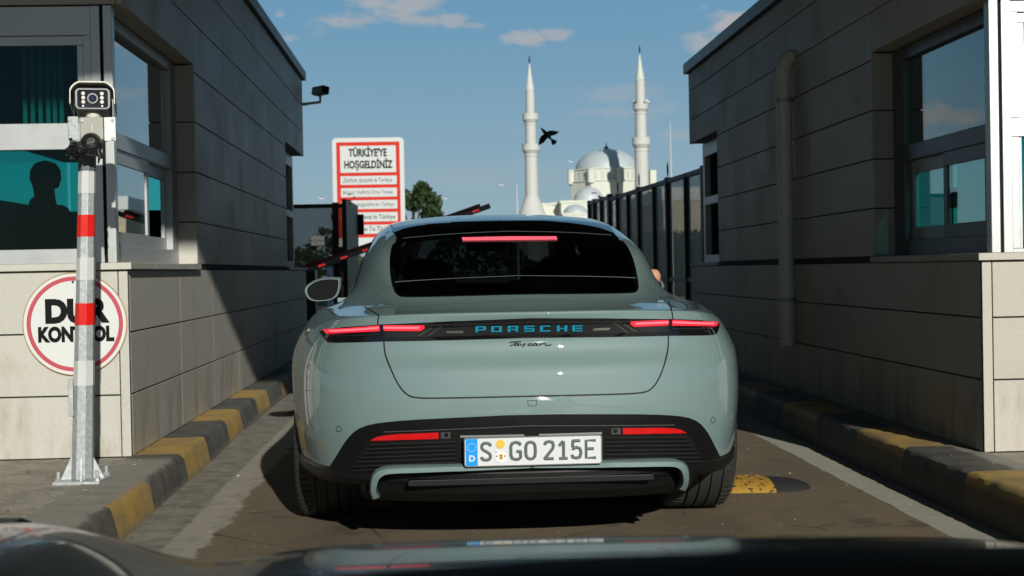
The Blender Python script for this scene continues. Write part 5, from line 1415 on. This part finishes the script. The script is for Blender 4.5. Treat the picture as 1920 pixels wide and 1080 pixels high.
def octa(r, z0, z1, rot=R(22.5)): return [(r*math.cos(rot+k*math.pi/4), r*math.sin(rot+k*math.pi/4)) for k in range(8)]
r8 = 66*ms/math.cos(R(22.5))
b = MB(); b.prism(octa(r8, 0, 0, R(14)), -.06, MZ(342), 'z'); b.prism(octa(r8*1.03, 0, 0, R(14)), MZ(342), MZ(340), 'z'); b.prism(octa(r8*.955, 0, 0, R(14)), MZ(340), MZ(319), 'z'); b.prism(octa(r8*.985, 0, 0, R(14)), MZ(319.5), MZ(317.5), 'z')
b.build('drum', M['mosque'], t)
b = MB(); N = 18; b.lathe([(59*ms*math.cos(math.pi/2*k/N)+.01, MZ(318)+40*ms*math.sin(math.pi/2*k/N)) for k in range(N+1)], 48); b.build('dome', M['lead'], t, 60)
b = MB(); b.lathe([(.25, MZ(279)), (.45, MZ(276)), (.12, MZ(273)), (.05, MZ(267))], 8); b.build('finial', M['ink_grey'], t, 40)
for f in range(8):
    a = R(14+22.5) + f*math.pi/4; nr = Vector((math.cos(a), math.sin(a), 0)); tg = Vector((-nr.y, nr.x, 0)); rr = r8*.955*math.cos(R(22.5))
    if nr.y > .3: continue
    for k in range(4):
        b = MB(); c = nr*(rr+.02) + tg*((k-1.5)*1.15); w = .28
        arch = [(-w, 0), (w, 0), (w, 1.15)] + [(w*math.cos(R(q)), 1.15+w*math.sin(R(q))) for q in (30, 60, 90, 120, 150)] + [(-w, 1.15)]
        b.add([tuple(c+tg*x+Vector((0, 0, MZ(339)+.1+z))) for x, z in arch] + [tuple(c+tg*x+nr*.04+Vector((0, 0, MZ(339)+.1+z))) for x, z in arch], [tuple(range(len(arch), 2*len(arch)))] + [(i, (i+1) % len(arch), (i+1) % len(arch)+len(arch), i+len(arch)) for i in range(len(arch))]); b.build('window', M['mosque_win'], t)
for k in range(8):
    a = R(14) + k*math.pi/4
    if math.sin(a) > .75: continue
    b = MB(); x, y = r8*1.0*math.cos(a), r8*1.0*math.sin(a); b.lathe([(.62, MZ(345)), (.62, MZ(322)), (.72, MZ(321.5)), (.72, MZ(320)), (.3, MZ(318)), (.03, MZ(316.5))], 8, 0, Matrix.Translation((x, y, 0))); b.build('turret', M['mosque'], t, 30)
def half_dome(u, vb, r, y, h, name='half_dome'):
    c = at(u, vb, y); b = MB(); N = 12; b.lathe([(r*math.cos(math.pi/2*k/N)+.01, h*math.sin(math.pi/2*k/N)) for k in range(N+1)], 32, 0, Matrix.Translation((c.x-t_c.x, y-256., c.z))); b.build(name, M['lead'], t, 60)
half_dome(1104, 378, 2.65, 249.5, 2.6); half_dome(1079, 401, 2.1, 243., 1.6); half_dome(1045, 386, 2.3, 252, 1.0); half_dome(1130, 402, 2.1, 243., 1.6)
def mbox(u0, v0, u1, v1, y, d, name='wing'):
    a, c = at(u0, v0, y), at(u1, v1, y); b = MB(); b.box((a.x-t_c.x, y-256., c.z if name in ('cornice', 'turret') else -.06), (c.x-t_c.x, y+d-256., a.z)); b.build(name, M['mosque'], t)
mbox(1007, 383, 1056, 415, 250, 8); mbox(1052, 378, 1190, 415, 246, 8); mbox(1050, 376, 1192, 378.5, 245.9, 8.2, 'cornice'); mbox(1005, 381, 1054, 383.5, 249.9, 8.2, 'cornice')
mbox(1055, 401, 1160, 415, 241, 5); mbox(1054, 399.5, 1161, 401.5, 240.9, 5.2, 'cornice'); mbox(1185, 345, 1231, 400, 262, 8); mbox(1219, 319, 1231, 346, 261, 2, 'turret')

# ------------------------------------------------------------------ trees
def leaf_mat(name, a, c):
    m, n, l, b = new_mat(name); t = NT(m); g_ = n.new('ShaderNodeNewGeometry')
    l.new(t.mix(g_.outputs['Random Per Island'], a, c), b.inputs['Base Color']); b.inputs['Roughness'].default_value = .6
    b.inputs['Subsurface Weight'].default_value = 0; return m
M['leaf'] = leaf_mat('dark foliage', (.010, .024, .006), (.034, .062, .014)); M['bark'] = mat('bark', (.07, .05, .035), .9)
def tree(label, x, y, ht, rad, n, seed, leaf=.14, group='trees beyond the gate'):
    r = random.Random(seed); t = thing('tree', label, 'tree', (x, y, -.06), group=group)
    b = MB(); b.tube([(0, 0, 0), (.05, 0, ht*.3), (0, .03, ht*.6), (.02, 0, ht*.85)], [.05*ht*.6, .04*ht*.6, .028*ht*.5, .01*ht], 8)
    cl = []
    for k in range(14):
        a = r.uniform(0, 6.28); q = math.sqrt(r.random()); zz = r.uniform(.27, .95)
        pr = rad*(1-.35*abs(zz-.62)/.4)
        p = Vector((math.cos(a)*q*pr*.8, math.sin(a)*q*pr*.8, ht*zz)); cl.append((p, rad*r.uniform(.28, .46)))
        b.tube([(0, 0, ht*.35), tuple(p*.6+Vector((0, 0, ht*.18))), tuple(p)], [.012*ht, .008*ht, .003*ht], 5)
    b.build('trunk', M['bark'], t, 40)
    b = MB()
    for k in range(n):
        p, rr = r.choice(cl); d = Vector((r.gauss(0, 1), r.gauss(0, 1), r.gauss(0, .8))).normalized(); c = p + d*rr*(r.random()**.4)
        u = Vector((r.gauss(0, 1), r.gauss(0, 1), r.gauss(0, 1))).normalized(); w = u.cross(Vector((r.gauss(0, 1), r.gauss(0, 1), r.gauss(0, 1)))).normalized()
        s = leaf*r.uniform(.6, 1.3); b.add([c-u*s-w*s*.2, c-w*s*.55, c+u*s, c+w*s*.55], [(0, 1, 2, 3)])
    b.build('crown', M['leaf'], t)
q = at(786, 400, 52); tree('bushy dark green tree standing behind the welcome board', q.x-.22, 52, 4.3, 1.02, 7500, 11, .10)
q = at(622, 415, 46); tree('small dark tree seen through the fence left of the welcome board', q.x+.25, 46, 3.1, .42, 900, 4, .09)
q = at(572, 480, 60); tree('low green tree just right of the sunlit booth, far off', q.x, 60, 2.2, .9, 1100, 6, .1)
q = at(640, 465, 62); tree('low tree beyond the fence next to the gate leaf', q.x, 62, 2.4, .9, 1100, 8, .1)
q = at(1300, 470, 44); tree('green tree behind the right fence near the shaded booth', q.x+4.5, 44, 3.4, 1.3, 1600, 9, .13)

# low belt of far trees along the skyline
rt_ = random.Random(31); b = MB()
for k in range(9000):
    x = rt_.uniform(-110, 130); y = 185 + rt_.uniform(-3, 3); h = 4.0 + 1.6*math.sin(x*.31) + 1.1*math.sin(x*.83+1)
    z = rt_.uniform(0, 1)**.7*h; d = Vector((rt_.gauss(0, 1), rt_.gauss(0, 1), rt_.gauss(0, 1))).normalized(); e = d.orthogonal().normalized(); q_ = rt_.uniform(.35, .8); c = Vector((x, y, z))
    b.add([c-d*q_, c-e*q_*.55, c+d*q_, c+e*q_*.55], [(0, 1, 2, 3)])
o = b.build('far_trees', M['leaf']); o['kind'] = 'stuff'

# ------------------------------------------------------------------ far yard: building, floodlight board, parked cars, poles
t0_, t1_ = at(1243, 356, 60), at(1420, 480, 60)
t = thing('warehouse', 'long sandy wall with a white parapet seen through the right fence', 'building', ((t0_.x+t1_.x)/2, 62, 0))
W2 = (t1_.x-t0_.x)/2
MB().box((-W2, -2, -.06), (W2, 8, t0_.z-.45)).build('wall', M['tan_wall'], t, None, .02); MB().box((-W2-.05, -2.06, t0_.z-.45), (W2+.05, 8, t0_.z+.1)).build('parapet', M['board_white'], t)
for k in range(6): MB().box((-W2+.3+k*.85, -2.03, .8), (-W2+.7+k*.85, -1.99, 2.2)).build('window', M['dark_frame'], t)
h0_, h1_ = at(1120, 436, 54), at(1420, 436, 54)
t = thing('hedge', 'long dark clipped hedge low behind the right fence', 'hedge', ((h0_.x+h1_.x)/2, 54, 0)); rh = random.Random(2); b = MB()
for k in range(5200):
    x = rh.uniform(h0_.x-h1_.x, h1_.x-h0_.x)/2; y = rh.uniform(-.5, .5); z = rh.uniform(.02, h0_.z)
    if abs(y) < .3 and z < h0_.z-.25: y = -.45
    d = Vector((rh.gauss(0, 1), rh.gauss(0, 1), rh.gauss(0, 1))).normalized(); e = d.orthogonal().normalized(); c = Vector((x, y, z)); q_ = .13
    b.add([c-d*q_, c-e*q_*.5, c+d*q_, c+e*q_*.5], [(0, 1, 2, 3)])
b.box((h0_.x/2-h1_.x/2, -.3, -.06), (h1_.x/2-h0_.x/2, .3, h0_.z-.2))
b.build('foliage', M['leaf'], t)
q = at(596, 452, 70); t = thing('floodlight_board', 'small white floodlight board on a pole seen through the left fence', 'floodlights', (q.x, 70, 0))
b = MB(); w = 24*70/FPX/2
for r_ in range(2):
    for k in range(3): b.box((-w+k*w*.68, -.06, q.z-.22+r_*.24), (-w+k*w*.68+w*.6, .06, q.z-.02+r_*.24))
b.build('lamp_box', M['board_white'], t); b = MB(); b.box((-w, .062, q.z-.24), (w, .1, q.z+.24)); b.build('frame', M['galv'], t); b = MB(); b.tube([(0, .1, -.06), (0, .1, q.z)], .05, 8); b.build('pole', M['galv'], t, 40)
def far_car(label, u, y, col, seed):
    q = at(u, 470, y); t = thing('parked_car', label, 'car', (q.x, y, -.06), (0, 0, R(90)*0), 'cars parked in the far yard')
    prof = [(-2.1, .3), (-2.12, .75), (-1.9, .9), (-1.2, .95), (-.7, 1.4), (.8, 1.42), (1.35, .98), (2.0, .85), (2.1, .55), (2.08, .3)]
    b = MB(); b.prism(prof, -.85, .85, 'y'); b.build('body', mat('far car paint', col, .25, .1, .05, 3, coat=1), t, None, .06)
    b = MB(); b.prism([(-1.05, .98), (-.65, 1.34), (.75, 1.36), (1.18, .99)], -.87, .87, 'y'); b.build('side_glass', M['black_gloss'], t)
    for x in (-1.3, 1.3):
        for y_ in (-.86, .72): b = MB(); b.lathe([(.31, 0), (.31, .14)], 18, 0, Matrix.Translation((x, y_+.14, .31)) @ Matrix.Rotation(R(90), 4, 'X')); b.build('wheel', M['rubber'], t, 40)
far_car('white car parked far off behind the left fence', 578, 74, (.75, .75, .75), 1)
far_car('red car parked far off between two pale cars behind the left fence', 604, 82, (.35, .05, .03), 2)
far_car('silver car parked far off by the gate leaf', 622, 72, (.6, .62, .63), 3)
q = at(625, 525, 40); t = thing('information_panel', 'dark blue panel standing behind the left fence', 'sign', (q.x, 40, 0))
MB().box((-.19, -.03, -.06), (.19, .03, at(625, 500, 40).z)).build('panel', M['blue_sign'], t, None, .01); MB().disc((0, -.032, .75), .11, 24, .004).build('round_mark', M['lead'], t)
for (u, v, y, lab) in ((1256.5, 228, 45, 'thin pale mast rising behind the right fence'), (969, 345, 110, 'faint thin mast left of the flared minaret'), (1321, 262, 40, 'thin pale mast beside the recess window of the shaded booth')):
    q = at(u, v, y); t = thing('mast', lab, 'mast', (q.x, y, -.06)); b = MB(); b.tube([(0, 0, 0), (0, 0, q.z*.6), (0, 0, q.z+.06)], [.035*y/45, .028*y/45, .014*y/45], 6); b.build('pole', M['board_white'], t, 40)
    b = MB(); b.lathe([(.09, 0), (.09, .12)], 8); b.build('foot', M['galv'], t)

# wall camera at the far end of the sunlit booth
q = at(600, 172, 17.3); t = thing('surveillance_camera', 'small boxy surveillance camera on an arm at the far corner of the sunlit booth', 'camera', (-1.6, 17.3, q.z-.12))
b = MB(); b.tube([(-.02, 0, -.03), (.06, 0, -.02), (q.x+1.6, 0, -.005), (q.x+1.6, 0, .07)], [.02, .016, .018, .018], 8); b.build('arm', M['cream'], t, 40)
mt = Matrix.Translation((q.x+1.6, 0, .13)) @ Matrix.Rotation(R(38), 4, 'Z') @ Matrix.Rotation(R(9), 4, 'Y')
b = MB(); b.prism(rrect(.055, .05, .018), -.12, .10, 'y', 0, mt); b.build('housing', mat('camera grey', (.30, .30, .28), .5), t, None, .004)
b = MB(); b.prism(rrect(.05, .042, .012), -.126, -.119, 'y', 0, mt); b.build('front_glass', M['black_gloss'], t)

# ------------------------------------------------------------------ birds
def bird(name, label, u, v, y, span, material, wings, body_rot, group=None, cat='bird'):
    q = at(u, v, y); t = thing(name, label, cat, tuple(q), body_rot, group); s = span
    L = .46*s
    skin_body('body', {'c': ((0, 0, 0), .085*s), 'f': ((0, .16*s, .01*s), .075*s), 'n': ((0, .25*s, .03*s), .042*s), 'h': ((0, .30*s, .04*s), .042*s), 'bk': ((0, .36*s, .03*s), .010*s), 'r': ((0, -.16*s, 0), .055*s), 'tl': ((0, -.24*s, 0), .02*s)},
              [('c', 'f'), ('f', 'n'), ('n', 'h'), ('h', 'bk'), ('c', 'r'), ('r', 'tl')], material, t)
    for sg, (dih, swp) in zip((1, -1), wings):
        b = MB(); out_ = [(0, .10), (.20, .14), (.34, .09), (.52, -.03), (.50, -.05), (.42, -.05), (.43, -.08), (.34, -.08), (.33, -.11), (.22, -.10), (.06, -.09), (0, -.08)]
        vs = []
        for k in (0, 1):
            for (x, yy) in out_:
                vs.append((sg*x*s*math.cos(dih), (yy - swp*x)*s, x*s*math.sin(dih) + .012*s*(1 if k else -1)*(1-x*1.6)))
        n = len(out_); b.add(vs, [tuple(range(n)), tuple(range(2*n-1, n-1, -1))] + [(i, (i+1) % n, (i+1) % n+n, i+n) for i in range(n)]); b.build('wing', material, t)
    b = MB(); fan = [(-.025, -.2), (-.12, -.40), (-.06, -.44), (0, -.45), (.06, -.44), (.12, -.40), (.025, -.2)]
    b.prism([(x*s, y_*s) for x, y_ in fan], -.006*s, .006*s, 'z'); b.build('tail', material, t)
bird('pigeon', 'dark pigeon flying with raised wings in front of the left minaret', 1026, 253, 22, .42, M['feather'], [(R(-28), .35), (R(-22), .05)], Matrix(((.74, -.67, .05), (.05, -.02, -1), (.67, .74, .02))).to_4x4().to_euler())
for (u, v, y, lab) in ((603, 372, 60, 'white gull gliding just above the left fence'), (835, 372, 70, 'white gull low over the tree beside the welcome board'), (940.5, 347, 70, 'white gull gliding left of the left minaret'), (1070, 303, 70, 'white gull gliding between the pigeon and the dome')):
    bird('gull', lab, u, v, y, .42, M['gull'], [(R(12), .2), (R(18), .2)], (R(10), R(14), R(75)), 'gulls in the sky')

# ------------------------------------------------------------------ people
px_, py_, pz_ = at(84, 345, 9.9).x, 9.9, .178
t = thing('person', 'person in dark clothes standing inside the sunlit booth, hand raised to the chin', 'person', (px_, py_, pz_), (0, 0, R(150)))
J = {'pel': ((0, 0, .88), (.15, .11)), 'wst': ((0, .0, 1.04), (.13, .10)), 'ch': ((0, .01, 1.24), (.165, .115)), 'nk': ((0, 0, 1.42), .058), 'hd': ((0, .015, 1.53), (.075, .085)), 'tp': ((0, .015, 1.63), (.065, .075)),
     'sl': ((-.17, 0, 1.36), .062), 'el': ((-.22, .10, 1.12), .045), 'wl': ((-.06, .18, 1.34), .032), 'sr': ((.17, 0, 1.36), .062), 'er': ((.24, -.02, 1.08), .045), 'wr': ((.22, .1, .86), .032),
     'hl': ((-.1, 0, .80), .085), 'kl': ((-.1, .02, .45), .06), 'al': ((-.1, 0, .08), .045), 'fl': ((-.11, .13, .03), .035), 'hr': ((.1, 0, .80), .085), 'kr': ((.1, .02, .45), .06), 'ar': ((.1, 0, .08), .045), 'fr': ((.11, .13, .03), .035)}
def fingers(J, B, key, base, d, up, sp):
    d, up, sp = Vector(d).normalized(), Vector(up).normalized(), Vector(sp).normalized(); base = Vector(base)
    J[key+'p'] = (tuple(base + d*.05), (.032, .018)); B.append((key, key+'p'))
    for k, L in enumerate((.068, .078, .072, .056)):
        o = base + d*.085 + sp*(-.027+.018*k)
        J[f'{key}f{k}a'] = (tuple(o), .0088); J[f'{key}f{k}b'] = (tuple(o+d*L*.5+up*.010), .0082); J[f'{key}f{k}c'] = (tuple(o+d*L*.85+up*.032), .007)
        B += [(key+'p', f'{key}f{k}a'), (f'{key}f{k}a', f'{key}f{k}b'), (f'{key}f{k}b', f'{key}f{k}c')]
    o = base + d*.03 - sp*.035; J[key+'ta'] = (tuple(o), .010); J[key+'tb'] = (tuple(o+d*.035-sp*.02+up*.01), .0085); B += [(key+'p', key+'ta'), (key+'ta', key+'tb')]
B = [('pel', 'wst'), ('wst', 'ch'), ('ch', 'nk'), ('nk', 'hd'), ('hd', 'tp'), ('ch', 'sl'), ('sl', 'el'), ('el', 'wl'), ('ch', 'sr'), ('sr', 'er'), ('er', 'wr'),
     ('pel', 'hl'), ('hl', 'kl'), ('kl', 'al'), ('al', 'fl'), ('pel', 'hr'), ('hr', 'kr'), ('kr', 'ar'), ('ar', 'fr')]
fingers(J, B, 'wl', J['wl'][0], (.35, -.45, .8), (0, -1, 0), (1, 0, 0)); fingers(J, B, 'wr', J['wr'][0], (0, .3, -1), (0, 1, 0), (1, 0, 0))
skin_body('body', J, B, M['dark_cloth'], t)
b = MB(); b.lathe([(.02, -.02), (.085, .0), (.105, .06), (.10, .12), (.07, .165), (.01, .185)], 20, 0, Matrix.Translation((0, -.008, 1.52))); b.build('hair', M['hair'], t, 60)
E0 = at(1231, 517, 7.68)
t = thing('person', 'occupant of the ice blue car resting a bare elbow on the right window sill', 'person', (CAR.x+.36, CAR.y+1.35, .32))
ex, ey, ez = E0.x-t.location.x, E0.y-t.location.y, E0.z-t.location.z
J = {'pel': ((0, 0, .22), (.16, .12)), 'ch': ((0, -.12, .60), (.17, .12)), 'nk': ((0, -.14, .78), .05), 'hd': ((0, -.12, .86), (.07, .08)), 'tp': ((0, -.12, .92), .06), 'sr': ((.19, -.12, .72), .06),
     'er': ((ex-.015, ey, ez-.01), .047), 'er2': ((ex, ey+.03, ez), .043), 'wr': ((ex-.14, ey+.27, ez-.03), .03), 'sl': ((-.19, -.12, .72), .06), 'el': ((-.24, .1, .5), .045), 'wl': ((-.15, .32, .48), .03),
     'kl': ((-.12, .45, .26), .07), 'al': ((-.12, .8, .0), .045), 'kr': ((.12, .45, .26), .07), 'ar': ((.12, .8, .0), .045)}
B = [('pel', 'ch'), ('ch', 'nk'), ('nk', 'hd'), ('hd', 'tp'), ('ch', 'sr'), ('sr', 'er'), ('er', 'er2'), ('er2', 'wr'), ('ch', 'sl'), ('sl', 'el'), ('el', 'wl'), ('pel', 'kl'), ('kl', 'al'), ('pel', 'kr'), ('kr', 'ar')]
fingers(J, B, 'wr', J['wr'][0], (-.3, 1, -.1), (0, 0, -1), (1, 0, 0)); fingers(J, B, 'wl', J['wl'][0], (.2, 1, 0), (0, 0, -1), (1, 0, 0))
skin_body('body', J, B, M['skin'], t)
